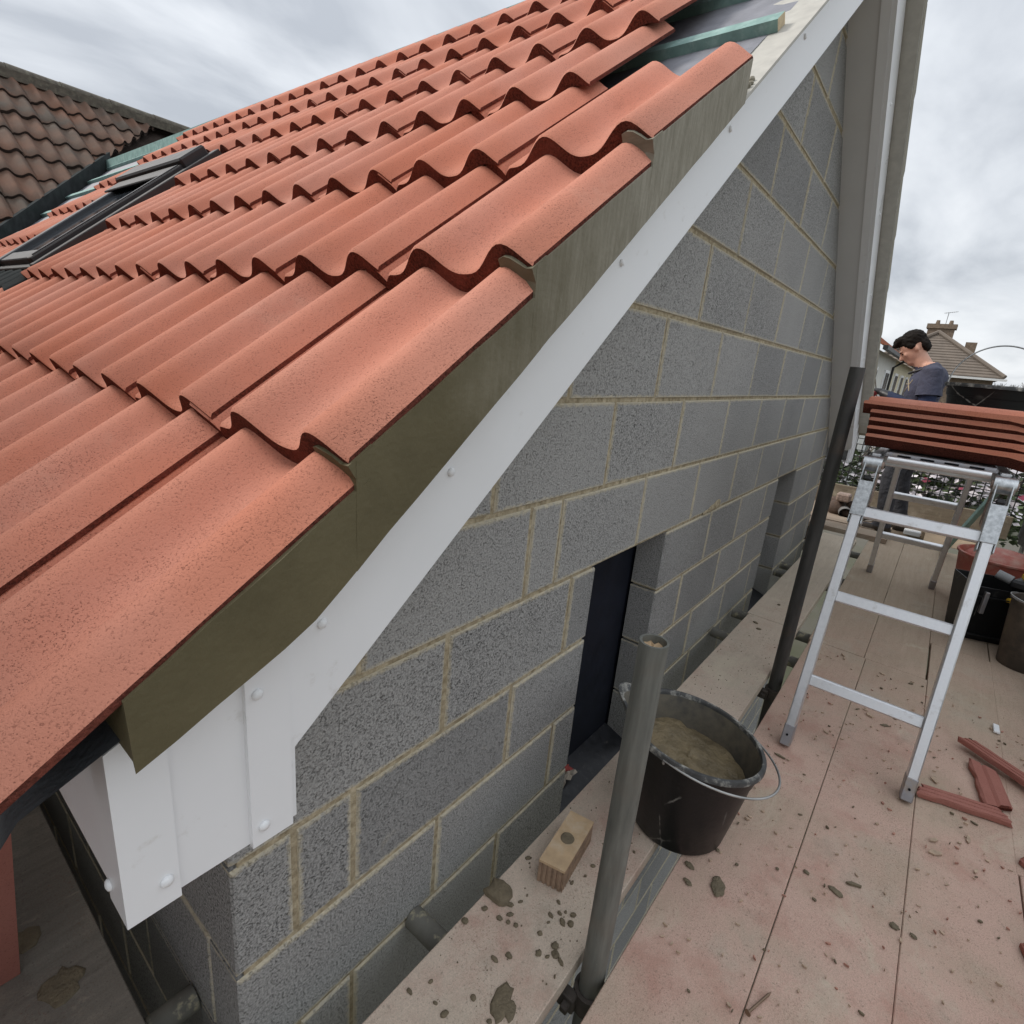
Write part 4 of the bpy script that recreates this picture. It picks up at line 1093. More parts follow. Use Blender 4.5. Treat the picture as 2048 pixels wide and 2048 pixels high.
for x, y in spots:
    L = rnd.uniform(.0018, .0065) * (3.2 if rnd.random() < .10 else 1); W_ = L * rnd.uniform(.2, .6); a = rnd.gauss(.0, .9) + 2.3; h = rnd.uniform(.0012, .004)
    ring = []
    for t in range(5):
        an = 2 * PI * t / 5 + rnd.uniform(-.3, .3); ring.append((L * math.cos(an), W_ * math.sin(an)))
    P = [(x + u * math.cos(a) - v * math.sin(a), y + u * math.sin(a) + v * math.cos(a), DECK + .0004) for u, v in ring]
    m.prism(P, (0, 0, h + rnd.uniform(0, .002)), rnd.choice((0, 0, 0, 0, 1, 2)))
ch = m.build('tile_chips', ['chip', 'chip_red', 'dab_mortar']); tag(ch, 'scattered chips and crumbs over the deck boards', 'debris'); ch['kind'] = 'stuff'
m = MB()
for _ in range(260):
    x, y = rnd.uniform(.2, 2.4), rnd.uniform(-.33, -.12); r_ = rnd.uniform(.0006, .0022)
    m.ell((x, y, DECK + r_ * .5), (r_ * rnd.uniform(.8, 1.5), r_, r_), 5, 4)
cr = m.build('mortar_crumbs', 'dab_mortar'); tag(cr, 'fine mortar crumbs over the inner board', 'debris'); cr['kind'] = 'stuff'
m = MB(); m.box((2.19, -1.078, DECK + .001), (2.25, -1.06, DECK + .010), 0, .002)
tag(m.build('offcut', 'upvc'), 'tiny white plastic offcut on the deck beyond the broken strips', 'offcut')

# ---- folding aluminium trestle / work platform
tr = thing('folding_trestle', (2.7, -.665, DECK), 'folding aluminium ladder set up as a work platform on the deck', 'trestle')
YL, YR = -.500, -.832
def bar(m, p, q, w_, d_, side, mi=0, bev=.003):
    """rectangular bar p->q; w_ along 'side', d_ perpendicular"""
    p, q = Vector(p), Vector(q); t = (q - p).normalized(); s = Vector(side); s = (s - t * s.dot(t)).normalized(); n = t.cross(s)
    M = Matrix(((t.x, s.x, n.x, p.x), (t.y, s.y, n.y, p.y), (t.z, s.z, n.z, p.z), (0, 0, 0, 1)))
    m.box((0, -w_ / 2, -d_ / 2), ((q - p).length, w_ / 2, d_ / 2), mi, bev, M)
FB, FT = Vector((1.552, 0, DECK + .004)), Vector((1.862, 0, .745))
RB, RT = Vector((3.85, 0, DECK + .004)), Vector((3.55, 0, .745))
def at(A, B, f, y): v = A.lerp(B, f); return Vector((v.x, y, v.z))
for (A, B) in ((FB, FT), (RB, RT)):
    rear = A is RB
    for y in (YL, YR):
        m = MB(); bar(m, at(A, B, 0, y), at(A, B, .94, y), .028, .062, (0, 1, 0)); m.build('stile', 'alu', tr)
        m = MB(); bar(m, at(A, B, -.004, y), at(A, B, .07, y), .031, .066, (0, 1, 0)); ft = m.build('foot', 'alu_dull', tr)
        m = MB(); p = at(A, B, .035, y); m.tube([p + Vector((-.036 * (1 if not rear else -1), 0, .012)), p], .0035, 10); m.build('bolt_hole', 'dark_void', ft)
    for f in ((.235, .535, .835) if not rear else (.30, .60, .90)):
        m = MB(); bar(m, at(A, B, f, YL - .012), at(A, B, f, YR + .012), .036, .030, (B - A).normalized(), 0, .004)
        p0, p1 = at(A, B, f, YL - .016), at(A, B, f, YR + .016)
        m.build('rung', 'alu', tr)
for y in (YL, YR):
    m = MB(); bar(m, (FT.x + .05, y, .748), (RT.x - .05, y, .748), .028, .062, (0, 1, 0)); m.build('stile', 'alu', tr)
for x in (2.02, 2.30, 2.58, 2.86, 3.14, 3.40):
    m = MB(); bar(m, (x, YL - .012, .752), (x, YR + .012, .752), .030, .036, (1, 0, 0)); m.build('rung', 'alu', tr)
for A in (FT, RT):
    s = 1 if A is FT else -1
    for y in (YL, YR):
        yo = .024 if y == YL else -.024
        m = MB()
        m.tube([(A.x, y - .026, A.z + .004), (A.x, y + .026, A.z + .004)], .026, 20)
        d = ((FB if s == 1 else RB) - A).normalized()
        for dy in (-.0185, .0185):
            p = Vector((A.x, y + dy, A.z)); q = p + Vector((d.x, 0, d.z)) * .20
            bar(m, p, q, .004, .056, (0, 1, 0), 0, .001)
            bar(m, p, (p.x + s * .12, p.y, p.z + .003), .004, .056, (0, 1, 0), 0, .001)
        # front plate over the stile end
        nrm = Vector((-d.z * s, 0, d.x * s)).normalized()
        if nrm.x * s > 0: nrm = -nrm
        p = Vector((A.x, y, A.z)) + Vector((d.x, 0, d.z)) * .06 + nrm * .034; q = p + Vector((d.x, 0, d.z)) * .115
        bar(m, p, q, .040, .003, (0, 1, 0), 0, .001)
        h_ = m.build('hinge', 'hinge_steel', tr, 30)
        m = MB(); m.tube([(A.x, y - .031, A.z + .004), (A.x, y + .031, A.z + .004)], .012, 14); m.build('hinge_pin', 'hinge_grime', h_, 30)
        m = MB(); pp = Vector((A.x, y, A.z)) + Vector((d.x, 0, d.z)) * .045 + nrm * .033; bar(m, pp, pp + Vector((d.x, 0, d.z)) * .012, .022, .012, (0, 1, 0)); m.build('lock_lug', 'rubber_black', h_)
        m = MB(); bar(m, Vector((A.x + s * .025, y - .021 * (1 if y == YL else -1), A.z - .02)), Vector((A.x + s * .03, y - .021 * (1 if y == YL else -1), A.z - .13)), .004, .05, (0, 1, 0)); m.build('hinge_cheek', 'hinge_grime', h_)
m = MB(); m.tube([(1.885, YL - .035, .770), (1.885, YR + .035, .770)], .0115, 14); m.build('end_bar', 'alu', tr, 40)
m = MB(); m.box((1.905, YR + .02, .771), (3.50, YL - .02, .790), 0, .006)
m.build('deck_panel', 'alu_dull', tr)
for i in range(4):
    m = MB(); yc = YL - .075 - .062 * i; m.box((1.9035, yc - .018, .775), (1.906, yc + .018, .786)); m.build('deck_slot', 'dark_void', tr)

# ---- tiles stacked on the platform
for i in range(5):
    x = 1.905 + (.0, .006, .012, .004, -.008)[i]; y = (-.455, -.452, -.450, -.449, -.425)[i] - .42
    M = Matrix(((0, -1, 0, x + .332), (1, 0, 0, y), (0, 0, 1, .8165 + .0262 * i), (0, 0, 0, 1))) @ Matrix.Rotation(random.uniform(-.006, .006), 4, 'Z')
    o = ob('roof_tile', TILE, None, M)
    tag(o, 'red roof tile on top of the stack on the aluminium trestle' if i == 4 else 'red roof tile in the stack on the aluminium trestle, below the top one', 'roof tile', 'roof tiles stacked on the trestle')

# ---- second bucket on the platform
B2 = (2.58, -.775, .7915)
bucket(B2, 'dusty black bucket with raised wire handle behind the stacked red tiles', arc_handle(B2, .158, .235, R(-78), R(8)), spout=False, H=.245, r0=.115, r1=.155)

# ---- tools near the outer edge
o = thing('tool_box', (3.2, -1.04, DECK), 'open black plastic tool crate on the deck beside the trestle', 'tool box')
Mx = Matrix.Translation((3.235, -1.045, DECK)) @ Matrix.Rotation(R(19), 4, 'Z')
m = MB(); w0, w1, l0, l1, H = .095, .125, .115, .135, .285
def shell(m, a, b, h0, h1, inset=0):
    r0 = [m.vert(Mx @ Vector((x * (a[0] - inset), y * (a[1] - inset), h0))) for x, y in ((-1, -1), (1, -1), (1, 1), (-1, 1))]
    r1 = [m.vert(Mx @ Vector((x * (b[0] - inset), y * (b[1] - inset), h1))) for x, y in ((-1, -1), (1, -1), (1, 1), (-1, 1))]
    for i in range(4): m.face([r0[i], r0[(i + 1) % 4], r1[(i + 1) % 4], r1[i]])
    return r0, r1
b0, t0 = shell(m, (w0, l0), (w1, l1), 0, H); b1, t1 = shell(m, (w0, l0), (w1, l1), .006, H, .004)
m.face(b0[::-1]); m.face(b1)
for i in range(4): m.face([t0[i], t0[(i + 1) % 4], t1[(i + 1) % 4], t1[i]])
m.build('body', 'black_plastic', o)
m = MB(); m.box((-.131, -.14, H - .05), (-.127, .14, H - .044), 0, 0, Mx); m.box((-.12, -.13, .03), (-.106, .13, .036), 0, 0, Mx); m.build('rib', 'rubber_black', o)
for y in (.10, .05):
    m = MB(); m.box((-.142, y - .004 + .03, H - .13), (-.122, y + .014 + .03, H - .02), 0, .002, Mx); m.build('clip', 'alu_dull', o)
o = thing('cordless_saw', (3.24, -1.12, DECK + .29), 'yellow and black cordless power tool lying on the black tool crate', 'power tool')
Mt = Matrix.Translation((3.20, -1.115, DECK + .292)) @ Matrix.Rotation(R(-25), 4, 'Z')
m = MB(); m.box((-.05, -.10, 0), (.05, .02, .045), 0, .012, Mt); m.build('motor_body', 'rubber_black', o)
m = MB(); m.box((-.04, -.09, .046), (.04, -.01, .092), 0, .014, Mt); m.build('housing', 'yellow', o)
m = MB(); m.box((-.022, -.075, .088), (.022, -.028, .095), 0, .003, Mt); m.build('battery_pad', 'rubber_black', o)
m = MB(); m.box((-.055, -.13, -.005), (.03, -.102, .03), 0, .004, Mt); m.build('guard', 'hinge_steel', o)
m = MB(); m.tube([Mt @ Vector((-.02, .02, .03)), Mt @ Vector((-.03, .08, .045))], .022, 14); m.build('handle', 'lead_grey', o, 40)
m = MB(); m.box((-.085, -.10, -.062), (-.068, .02, -.04), 0, .003, Mt); m.build('guide_fence', 'yellow', o)
o = thing('rubble_tub', (3.72, -1.06, DECK), 'red plastic tub standing behind the black tool crate', 'tub')
m = MB(); cT = (3.72, -1.085, DECK)
m.lathe([(.0005, .004), (.15, .004), (.155, .0), (.16, .01), (.195, .30), (.205, .305), (.205, .315), (.196, .318), (.185, .30), (.15, .03), (.0005, .025)], cT, 48); m.build('shell', 'red_plastic', o, 40)
m = MB(); m.ell((cT[0], cT[1], cT[2] + .27), (.175, .175, .085), 28, 12); m.build('sand_heap', 'red_plastic', o, 60)
o = thing('pail', (3.02, -1.2, DECK), 'dirty dark brown pail at the toe board beside the tool crate', 'pail')
simple('pail_dirty', (0.06, 0.047, 0.036), 0.6, var=0.4, scale=8, bump=0.2, dirt=(0.16, 0.12, 0.085), dscale=6)
m = MB(); m.lathe([(.0005, .004), (.085, .004), (.088, 0), (.09, .008), (.112, .30), (.118, .302), (.118, .312), (.108, .312), (.088, .02), (.0005, .018)], (2.96, -1.19, DECK), 48); m.build('shell', 'pail_dirty', o, 40)
m = MB(); m.tube(arc_handle((2.96, -1.19, DECK), .118, .30, R(20), R(80)), .003, 10); m.build('handle', 'wire', o, 60)
o = thing('loose_batten', (4.83, -.88, DECK + .04), 'green treated roofing batten leaning by the rear leg of the trestle', 'batten')
m = MB(); bar(m, (4.86, -.872, DECK + .012), (3.93, -1.0, .52), .025, .048, (0, 1, 0)); m.build('timber', ['batten'], o)

# ---- rubbish and gear at the far corner
o = thing('tool_bag', (5.35, -.1, DECK), 'slumped brown canvas tool bag on the far boards', 'bag')
m = MB()
for i in range(12):
    m.ell((5.38 + random.uniform(-.05, .12), -.13 + random.uniform(-.16, .13), DECK + random.uniform(.05, .12)), (random.uniform(.05, .1), random.uniform(.06, .11), random.uniform(.04, .075)), 12, 8)
m.build('body', 'bag', o, 60)
m = MB(); m.box((5.28, -.16, DECK + .15), (5.40, -.05, DECK + .22), 0, .012); m.build('flap', 'hinge_grime', o)
o = thing('plastic_pipe', (5.30, -.15, DECK + .08), 'short piece of wide pipe in front of the canvas bag', 'pipe')
m = MB(); m.tube([(5.22, -.16, DECK + .062), (5.42, -.12, DECK + .062)], .05, 20, caps=False); m.tube([(5.42, -.12, DECK + .062), (5.22, -.16, DECK + .062)], .045, 20, caps=False); m.build('wall', 'hose', o, 40)
o = thing('cable', (5.25, -.38, DECK + .04), 'tangled loops of grey cable beside the canvas bag', 'cable')
m = MB()
pts = []
for i in range(130):
    t = i / 129 * 2 * PI * 4
    pts.append((5.34 + .1 * math.cos(t) * (1 + .15 * math.sin(t * 2.3)), -.40 + .12 * math.sin(t) * (1 + .2 * math.sin(t * 1.7)), DECK + .075 + .055 * math.sin(t * .8 + 1)))
m.tube(pts, .006, 8); m.build('flex', 'hose', o, 60)
o = thing('cardboard_box', (5.35, -.86, DECK), 'flattened open cardboard box on the far boards behind the trestle', 'box')
m = MB(); m.box((5.1, -1.1, DECK + .0215), (5.45, -.72, DECK + .08), 0, .002); m.build('carton', 'card', o)
m = MB(); m.prism([(5.10, -1.08, DECK + .08), (4.96, -1.1, DECK + .03), (4.97, -.74, DECK + .03), (5.10, -.74, DECK + .08)], (0, 0, .004)); m.build('flap', 'card', o)
m = MB(); m.box((5.12, -.715, DECK + .0225), (5.2, -.60, DECK + .06), 0, .004); tag(m.build('white_packet', 'upvc_matt'), 'small white packet beside the cardboard box', 'packet')

# ---- leaning red board at the eaves corner
o = thing('leaning_tile', (-.25, .41, DECK), 'red brown tile propped upright on the boards under the eaves', 'roof tile')
m = MB(); m.prism([(-.205, .402, DECK + .002), (-.62, .40, DECK + .002), (-.60, .25, .26), (-.187, .262, .298)], (0, .018, 0)); m.build('slab', 'tile_broken', o)

# ---- mesh guard, toe board, at the far end
o = thing('mesh_guard', (5.95, -.4, DECK), 'black wire mesh guard panel at the far end of the scaffold', 'mesh panel')
MX = 5.98
for i in range(34):
    y = -1.28 + .057 * i; m = MB(); m.tube([(MX, y, DECK + .03), (MX, y, .56)], .0042, 6); m.build('wire', 'black_wire', o)
for i in range(13):
    z = DECK + .04 + .057 * i; m = MB(); m.tube([(MX + .005, -1.3, z), (MX + .006, .62, z)], .0042, 6); m.build('wire', 'black_wire', o)
o = thing('end_toe_board', (5.94, -.3, DECK), 'dark timber toe board below the wire mesh guard', 'toe board')
m = MB(); m.box((5.915, -1.3, DECK + .001), (5.955, 1.5, DECK + .20), 0, .003); m.build('plank', 'toe_wood', o)

# ================================================================== PERSON
def capsule(m, p, q, r0, r1, seg=14):
    p, q = Vector(p), Vector(q); n = 5; pts = []; rad = []
    d = (q - p).normalized()
    for i in range(n, 0, -1): a = PI / 2 * i / n; pts.append(p - d * r0 * math.sin(a)); rad.append(max(.001, r0 * math.cos(a)))
    for i in range(0, 5): pts.append(p.lerp(q, i / 4)); rad.append(r0 + (r1 - r0) * i / 4)
    for i in range(1, n + 1): a = PI / 2 * i / n; pts.append(q + d * r1 * math.sin(a)); rad.append(max(.001, r1 * math.cos(a)))
    m.tube(pts, rad, seg)
def remesh(m, voxel, name, smooth_it=4):
    me = m.mesh(name + '_src', 'skin'); o = bpy.data.objects.new('tmp', me); col.objects.link(o)
    md = o.modifiers.new('r', 'REMESH'); md.mode = 'VOXEL'; md.voxel_size = voxel; md.use_smooth_shade = True
    sm = o.modifiers.new('s', 'SMOOTH'); sm.iterations = smooth_it; sm.factor = .5
    dg = bpy.context.evaluated_depsgraph_get(); dg.update()
    r = bpy.data.meshes.new_from_object(o.evaluated_get(dg)); bpy.data.objects.remove(o); r.name = name
    return r
PX = 5.12                                   # stands beyond the far corner, facing +Y (the wall), head bowed over his hands
FL = DECK + .0
per = thing('person', (PX, -.48, FL), 'person in grey t-shirt over navy sleeves, head bowed over work in gloved hands', 'person')
m = MB()
hip = Vector((PX, -.50, FL + .86)); chest = Vector((PX, -.455, FL + 1.16)); neck = Vector((PX, -.405, FL + 1.36)); head = Vector((PX, -.325, FL + 1.465))
m.ell(hip + Vector((0, 0, .0)), (.165, .115, .14), 20, 12)
m.ell(hip + Vector((0, .015, .14)), (.155, .105, .15), 20, 12)
m.ell(chest + Vector((0, 0, 0)), (.175, .122, .19), 22, 14)
m.ell(chest + Vector((0, -.03, .09)), (.185, .105, .11), 22, 12)
capsule(m, chest + Vector((-.15, -.03, .125)), chest + Vector((.15, -.03, .125)), .075, .075)
capsule(m, neck + Vector((0, -.03, -.035)), chest + Vector((-.13, -.03, .165)), .05, .05); capsule(m, neck + Vector((0, -.03, -.035)), chest + Vector((.13, -.03, .165)), .05, .05)
capsule(m, neck + Vector((0, -.035, -.05)), neck + Vector((0, .055, .07)), .062, .056)
# legs
for s in (-1, 1):
    h = hip + Vector((s * .09, 0, -.03)); kn = Vector((PX + s * .115, -.455 + (.04 if s < 0 else -.02), FL + .47)); an = Vector((PX + s * .125, -.50 + (.05 if s < 0 else -.05), FL + .09))
    capsule(m, h, kn, .092, .066); capsule(m, kn, an, .066, .052); capsule(m, an + Vector((0, 0, .03)), an + Vector((0, 0, -.02)), .062, .066)
    capsule(m, an + Vector((0, -.03, -.045)), an + Vector((0, .15, -.05)), .042, .038)
# arms: elbows by the ribs, forearms forward, hands together in front
hands = []
for s in (-1, 1):
    sh = chest + Vector((s * .205, -.03, .12)); el = chest + Vector((s * .245, -.055, -.155)); wr = Vector((PX + s * .10, -.215, FL + 1.108))
    capsule(m, sh, el, .066, .051); capsule(m, el, wr, .048, .033)
    if s: 
        fd = (wr - el).normalized(); pc = wr + fd * .055; hands.append((s, pc, fd))
        m.ell(pc, (.036, .052, .026), 12, 8)
        up_ = Vector((0, 0, 1)); sd_ = fd.cross(up_).normalized()
        for f in range(4):
            b_ = pc + fd * .035 + sd_ * (-.026 + .0175 * f); k1 = b_ + fd * (.034, .038, .036, .028)[f] + Vector((0, 0, -.006)); k2 = k1 + fd * .012 + Vector((0, 0, -.028))
            capsule(m, b_, k1, .0095, .009, 8); capsule(m, k1, k2, .009, .0075, 8)
        tb = pc - sd_ * (.03 * s) + fd * -.005; capsule(m, tb, tb + fd * .04 - sd_ * (.022 * s), .0115, .009, 8)
# head (bowed about 28 degrees)
HB = Matrix.Rotation(R(-40), 3, 'X')
def H(x, y, z): return head + HB @ Vector((x, y, z))
m.ell(H(0, -.008, .035), (.078, .092, .093), 24, 16, HB)
m.ell(H(0, .015, -.02), (.066, .078, .088), 20, 14, HB)
m.ell(H(0, .045, -.075), (.046, .046, .036), 16, 10, HB)             # jaw and chin
m.ell(H(0, .075, -.085), (.020, .016, .016), 10, 8, HB)
capsule(m, H(0, .088, .012), H(0, .108, -.022), .010, .015, 8)       # nose
m.ell(H(0, .084, .026), (.045, .014, .011), 14, 8, HB)               # brow
m.ell(H(0, .086, -.052), (.024, .011, .010), 12, 8, HB)              # lips
for s in (-1, 1):
    m.ell(H(s * .04, .066, -.012), (.022, .016, .018), 12, 8, HB)    # cheeks
    m.ell(H(s * .075, -.014, -.010), (.010, .015, .025), 12, 8, HB)  # ears
body = remesh(m, .0085, 'body', 3)
for q in ('skin', 'tshirt', 'sleeve', 'jeans', 'boot', 'glove', 'rubber_black'): body.materials.append(MAT[q])
body.materials.pop(index=0) if len(body.materials) == 8 else None
mi = []
for p in body.polygons:
    c_ = p.center; z = c_.z - FL; dx = abs(c_.x - PX)
    k = 0
    if z < .075: k = 4
    elif z < .80 and c_.y < -.25 or (z < .865 and dx < .19): k = 3
    else:
        loc = HB.inverted() @ (c_ - head)
        if (c_ - (chest + Vector((0, -.01, .0)))).length > 2: k = 0
        elif c_.y > -.245 and z < 1.2: k = 5 if c_.y > -.135 else 6
        elif z < 1.275 and dx > .165 and z < 1.13: k = 2
        elif c_.y > -.335 and z < 1.15 and dx > .05: k = 2
        elif z < 1.33 + max(0, (-.40 - c_.y)) * .5: k = 1
        else: k = 0
    mi.append(k)
body.polygons.foreach_set('material_index', mi)
ob('body', body, per)
# hair
m = MB()
m.ell(H(0, -.014, .062), (.086, .093, .082), 24, 16, HB); m.ell(H(0, .045, .104), (.066, .055, .034), 18, 12, HB); m.ell(H(0, .085, .092), (.05, .026, .022), 14, 8, HB)
m.ell(H(0, -.062, .0), (.07, .042, .065), 18, 12, HB)
for s in (-1, 1): m.ell(H(s * .071, .005, .035), (.014, .034, .035), 12, 8, HB)
hm = remesh(m, .0065, 'hair', 2)
for v in hm.vertices:
    q = v.co; v.co = q + v.normal * (.007 * noise.noise((q.x * 55, q.y * 24, q.z * 55)) + .003 * noise.noise((q.x * 130, q.y * 60, q.z * 130)))
hm.materials.clear(); hm.materials.append(MAT['hair']); ob('hair', hm, per)
for s in (-1, 1):
    m = MB(); m.ell(H(s * .03, .0805, .004), (.011, .007, .0055), 10, 8, HB); m.build('eye', 'hair', per, 60)
    m = MB(); m.ell(H(s * .031, .090, .021), (.018, .006, .0045), 10, 6, HB); m.build('eyebrow', 'hair', per, 60)
# shirt sleeve hem, collar and a faded print
for s in (-1, 1):
    sh = chest + Vector((s * .205, -.03, .12)); el = chest + Vector((s * .245, -.055, -.155)); e1 = sh.lerp(el, .62)
    m = MB(); m.tube([sh.lerp(el, -.12), sh.lerp(el, .2), sh.lerp(el, .4), sh.lerp(el, .56)], [.066, .075, .077, .081], 18, caps=False); m.build('short_sleeve', 'tshirt', per, 60)
m = MB(); cN = neck + Vector((0, -.005, -.045)); ring = [cN + Vector((.078 * math.cos(a), .078 * math.sin(a), -.035 * math.sin(a) - .0)) for a in [2 * PI * k / 24 for k in range(24)]]
m.tube(ring, .008, 8, closed=True); m.build('collar', 'rubber_black', per, 60)
from mathutils.bvhtree import BVHTree
bv = BVHTree.FromPolygons([v.co for v in body.vertices], [p.vertices for p in body.polygons])
for (ya, za, yb_, zb_) in ((-.375, 1.235, -.335, 1.13), (-.345, 1.235, -.37, 1.15), (-.36, 1.20, -.335, 1.20)):
    pts = []
    for q in range(9):
        t = q / 8; y = ya + (yb_ - ya) * t; z = FL + za + (zb_ - za) * t
        hit = bv.ray_cast(Vector((PX - 1, y - .0, z)), Vector((1, 0, 0)))[0]
        if hit: pts.append(hit + Vector((-.002, 0, 0)))
    if len(pts) > 2:
        m = MB(); m.tube(pts, .004, 6); m.build('shirt_print', 'print', per, 60)
o = thing('tile_gripper', (PX, -.11, FL + 1.1), 'silver and red hand tool held in the gloved hands', 'tool')
m = MB(); m.tube([(PX - .13, -.13, FL + 1.145), (PX + .05, -.03, FL + 1.18)], .012, 12); m.build('bar', 'alu', o, 40)
m = MB(); m.tube([(PX - .17, -.16, FL + 1.10), (PX - .12, -.10, FL + 1.12)], .02, 12); m.build('grip', 'glove', o, 40)

# ================================================================== BACKGROUND
def cards(m, c, r, n, size, rnd, mats, shell_=.55):
    for _ in range(n):
        while True:
            v = Vector((rnd.uniform(-1, 1), rnd.uniform(-1, 1), rnd.uniform(-1, 1)))
            if v.length < 1: break
        d = .5 + .5 * noise.noise((v.x * 2.2 + c[0], v.y * 2.2, v.z * 2.2)); v = v * (shell_ + (1 - shell_) * d * 1.3)
        p = Vector(c) + Vector((v.x * r[0], v.y * r[1], v.z * r[2]))
        q = Matrix.Rotation(rnd.uniform(0, 6.3), 3, 'Z') @ Matrix.Rotation(rnd.uniform(0, 3.1), 3, 'X')
        s = size * rnd.uniform(.6, 1.3); a, b = q @ Vector((s, 0, 0)), q @ Vector((0, s * .55, 0))
        m.face([m.vert(p - a), m.vert(p - b), m.vert(p + a), m.vert(p + b)], rnd.choice(mats))
def limbs(m, p, d, L, r, depth, rnd, spread=.55, rmin=.004):
    q = p + d * L
    mid = p + d * L * .5 + Vector((rnd.uniform(-1, 1), rnd.uniform(-1, 1), 0)) * L * .05
    m.tube([p, mid, q], [r, r * .85, r * .7], 6, caps=False)
    if depth <= 0: return
    for _ in range(rnd.choice((2, 3, 3))):
        nd = (d + Vector((rnd.uniform(-1, 1), rnd.uniform(-1, 1), rnd.uniform(-.3, .7))) * spread).normalized()
        limbs(m, p + d * L * rnd.uniform(.55, 1), nd, L * rnd.uniform(.6, .82), r * .62, depth - 1, rnd, spread)
rnd = random.Random(21)
def bush(name, c, r, n, label, cat, pet, seed, size=.05):
    rn = random.Random(seed); o = thing(name, (c[0], c[1], GROUND), label, cat)
    m = MB(); limbs(m, Vector((c[0], c[1], GROUND)), Vector((0, 0, 1)), (c[2] - GROUND) * .62, .06, 4, rn, .5); m.build('trunk', 'bark', o, 60)
    m = MB(); cards(m, c, r, n, size, rn, [0, 0, 1]); m.build('crown', ['leaf', 'leaf_dark'], o)
    if pet:
        m = MB(); cards(m, c, (r[0] * 1.04, r[1] * 1.04, r[2] * 1.04), pet, size * .95, rn, [0] * 30 + [1], .8); m.build('blossom', ['petal', 'petal_deep'], o)
bush('blossom_tree', (8.6, -.75, -.15), (1.0, .95, .72), 2600, 'white blossoming tree crown behind the mesh guard', 'tree', 1700, 31, .06)
bush('shrub', (8.3, .75, -.25), (.9, .95, .75), 3200, 'leafy green shrub with pale flowers behind the mesh guard by the house corner', 'shrub', 420, 32, .05)
bush('hedge_tree', (11.5, -1.6, -.5), (1.6, 1.2, .95), 3000, 'dark green tree crown farther back behind the blossom', 'tree', 0, 33, .07)
# bare tree on the skyline
def bare(name, x, y, top, r0, seed, label):
    rn = random.Random(seed); o = thing(name, (x, y, GROUND), label, 'tree')
    m = MB(); m.tube([(x, y, GROUND), (x + .1, y, 0)], [r0, r0 * .7], 8); tp = m.build('trunk', 'bark', o, 60)
    m = MB()
    for _ in range(6): limbs(m, Vector((x + .1, y, -.1)), Vector((rn.uniform(-.6, .6), rn.uniform(-.9, .9), 1)).normalized(), top * .42, r0 * .42, 4, rn, .62)
    m.build('crown', 'bark', o, 60)
bare('bare_tree', 50, -3.9, 2.3, .16, 41, 'leafless tree on the skyline right beside the brown hipped roof')
bare('bare_tree', 60, -7.2, 2.6, .16, 43, 'leafless tree on the skyline, farther from the brown hipped roof')
# cream terrace on the left with orange roof
o = thing('terrace_house', (27, 4, GROUND), 'pale rendered terrace with orange tiled roof and white windows behind the person', 'house')
m = MB(); m.box((18.6, 1.5, GROUND), (27, 8.5, 2.1)); m.build('wall', 'render_white', o)
m = MB(); m.box((27.01, 1.5, GROUND), (38, 8.5, 2.1)); m.build('wall', 'render_cream', o)
m = MB()
nrow = 26
for i in range(nrow):
    y0 = 1.2 + 3.8 * i / nrow; y1 = 1.2 + 3.8 * (i + 1) / nrow + .03; z0 = 2.12 + 2.7 * i / nrow; z1 = 2.12 + 2.7 * (i + 1) / nrow
    m.prism([(18.3, y0, z0 + .03), (38.3, y0, z0 + .03), (38.3, y1, z1), (18.3, y1, z1)], (0, 0, -.03))
m.prism([(18.3, 5, 4.82), (38.3, 5, 4.82), (38.3, 8.8, 2.1), (18.3, 8.8, 2.1)], (0, 0, -.03))
rf = m.build('roof', 'roof_orange', o)
m = MB(); m.prism([(18.58, 1.52, 2.05), (18.58, 8.45, 2.05), (18.58, 5, 4.72)], (.05, 0, 0)); m.build('gable', 'render_white', o)
m = MB(); m.box((18.2, 1.08, 2.0), (38.3, 1.2, 2.11)); m.build('gutter', 'gutter_black', o)
for x in (25.5,): m = MB(); m.tube([(x, 1.12, 2.0), (x, 1.42, 1.75), (x, 1.42, GROUND)], .045, 10); m.build('downpipe', 'gutter_black', o, 40)
for x in (20.2, 24.2, 28.2, 31.4, 34.5):
    for z in (.35, -2.0):
        m = MB(); m.box((x - .7, 1.44, z), (x + .7, 1.51, z + 1.25), 0); w_ = m.build('window', 'upvc', o)
        for dx in (-.34, .34):
            m = MB(); m.box((x + dx - .27, 1.43, z + .1), (x + dx + .27, 1.45, z + 1.15)); m.build('pane', 'pane_far', w_)
m = MB(); m.tube([(19.2, 1.9, 2.3), (19.2, 1.9, 3.15)], .1, 12); m.build('flue', 'lead_grey', o, 40)
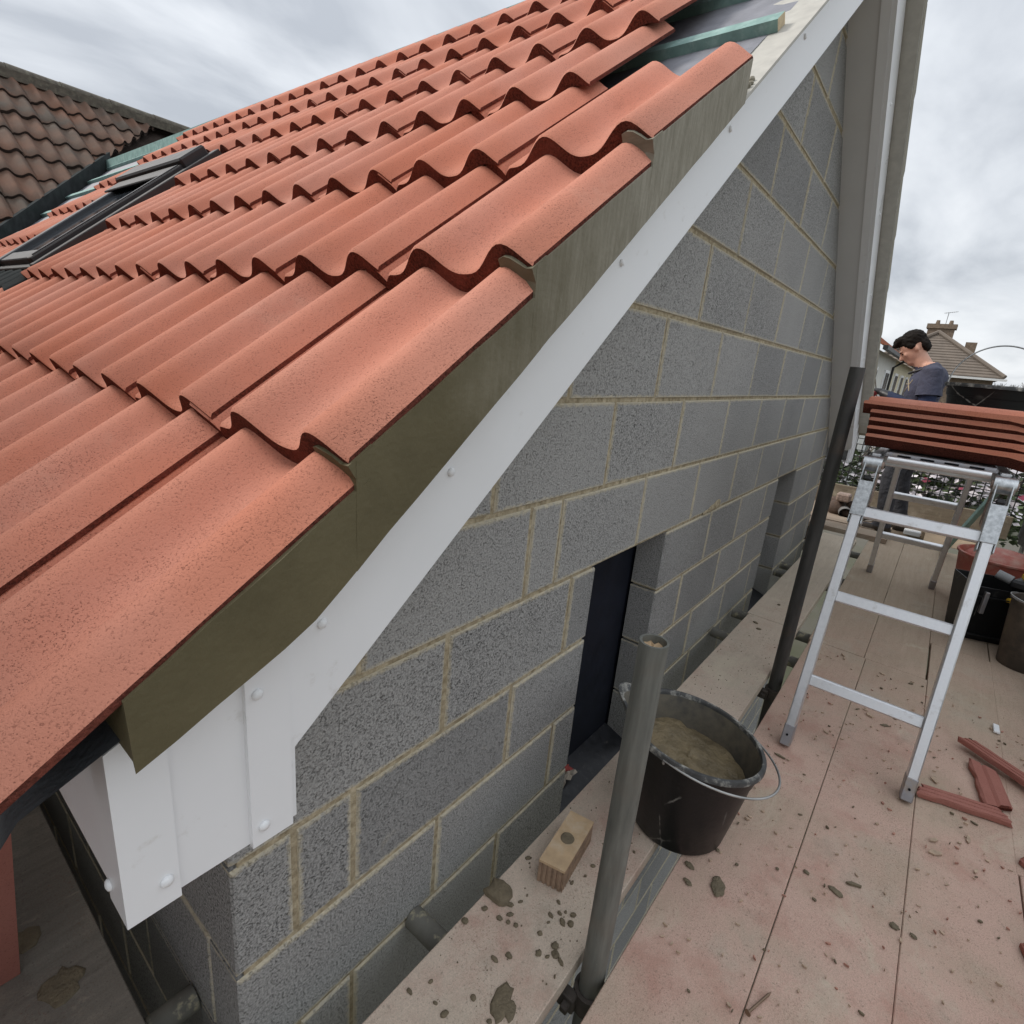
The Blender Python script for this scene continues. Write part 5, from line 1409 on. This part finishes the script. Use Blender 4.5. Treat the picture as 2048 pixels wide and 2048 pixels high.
# brown hipped house with chimney and aerial
o = thing('hipped_house', (50, 1.2, GROUND), 'house with brown hipped tile roof, brick chimney and television aerial on the skyline', 'house')
m = MB(); m.box((45.4, -2.3, GROUND), (56, 4.9, 2.1)); m.build('wall', 'brick_far', o)
ap = Vector((48.3, 1.25, 4.85)); a2 = Vector((53, 1.25, 4.85)); e0, e1, e2_, e3 = Vector((45, -2.75, 2.15)), Vector((45, 5.25, 2.15)), Vector((56.4, 5.25, 2.15)), Vector((56.4, -2.75, 2.15))
m = MB(); nr = 15
def hip_face(A, B, C, D):
    """courses from edge A-B (eaves) up to D-C"""
    for i in range(nr):
        f0, f1 = i / nr, min(1, (i + 1) / nr + .004)
        p = [A.lerp(D, f0), B.lerp(C, f0), B.lerp(C, f1), A.lerp(D, f1)]
        p[0] = p[0] + Vector((0, 0, .07)); p[1] = p[1] + Vector((0, 0, .07))
        m.prism(p, (0, 0, -.07))
hip_face(e0, e1, ap, ap + Vector((0, .001, 0))); hip_face(e3, e0, ap, a2); hip_face(e1, e2_, a2, ap); hip_face(e2_, e3, a2, a2 + Vector((0, .001, 0)))
rf = m.build('roof', 'roof_brown', o)
m = MB(); m.tube([e0 + Vector((0, 0, .1)), ap + Vector((0, 0, .12))], .13, 8); m.tube([e1 + Vector((0, 0, .1)), ap + Vector((0, 0, .12))], .13, 8); m.tube([ap + Vector((0, 0, .12)), a2 + Vector((0, 0, .12))], .13, 8); m.build('hip_tiles', 'roof_brown', rf)
m = MB(); m.box((44.9, -2.9, 2.0), (45.05, 5.3, 2.13)); m.build('gutter', 'upvc_matt', o)
m = MB(); m.box((49, .45, 3.6), (50, 1.95, 5.25)); m.box((48.9, .35, 5.25), (50.1, 2.05, 5.55)); ch_ = m.build('chimney', 'brick_far', o)
for y in (.75, 1.5): m = MB(); m.lathe([(.12, 0), (.14, .02), (.10, .28), (.08, .28)], (49.5, y, 5.55), 12); m.build('chimney_pot', 'brick_far', ch_)
m = MB(); m.tube([(49.5, 1.05, 5.5), (49.5, 1.05, 6.35)], .02, 6); m.tube([(49.5, 1.3, 6.3), (49.5, .55, 6.42)], .016, 6)
for k in range(6): m.tube([(49.3, 1.2 - .11 * k, 6.315 + .017 * k), (49.7, 1.2 - .11 * k, 6.315 + .017 * k)], .01, 5)
m.build('aerial', 'lead_grey', ch_)
m = MB(); m.box((51.5, -1.0, 2.9), (52.3, -.35, 4.62)); m.build('chimney', 'brick_far', o)
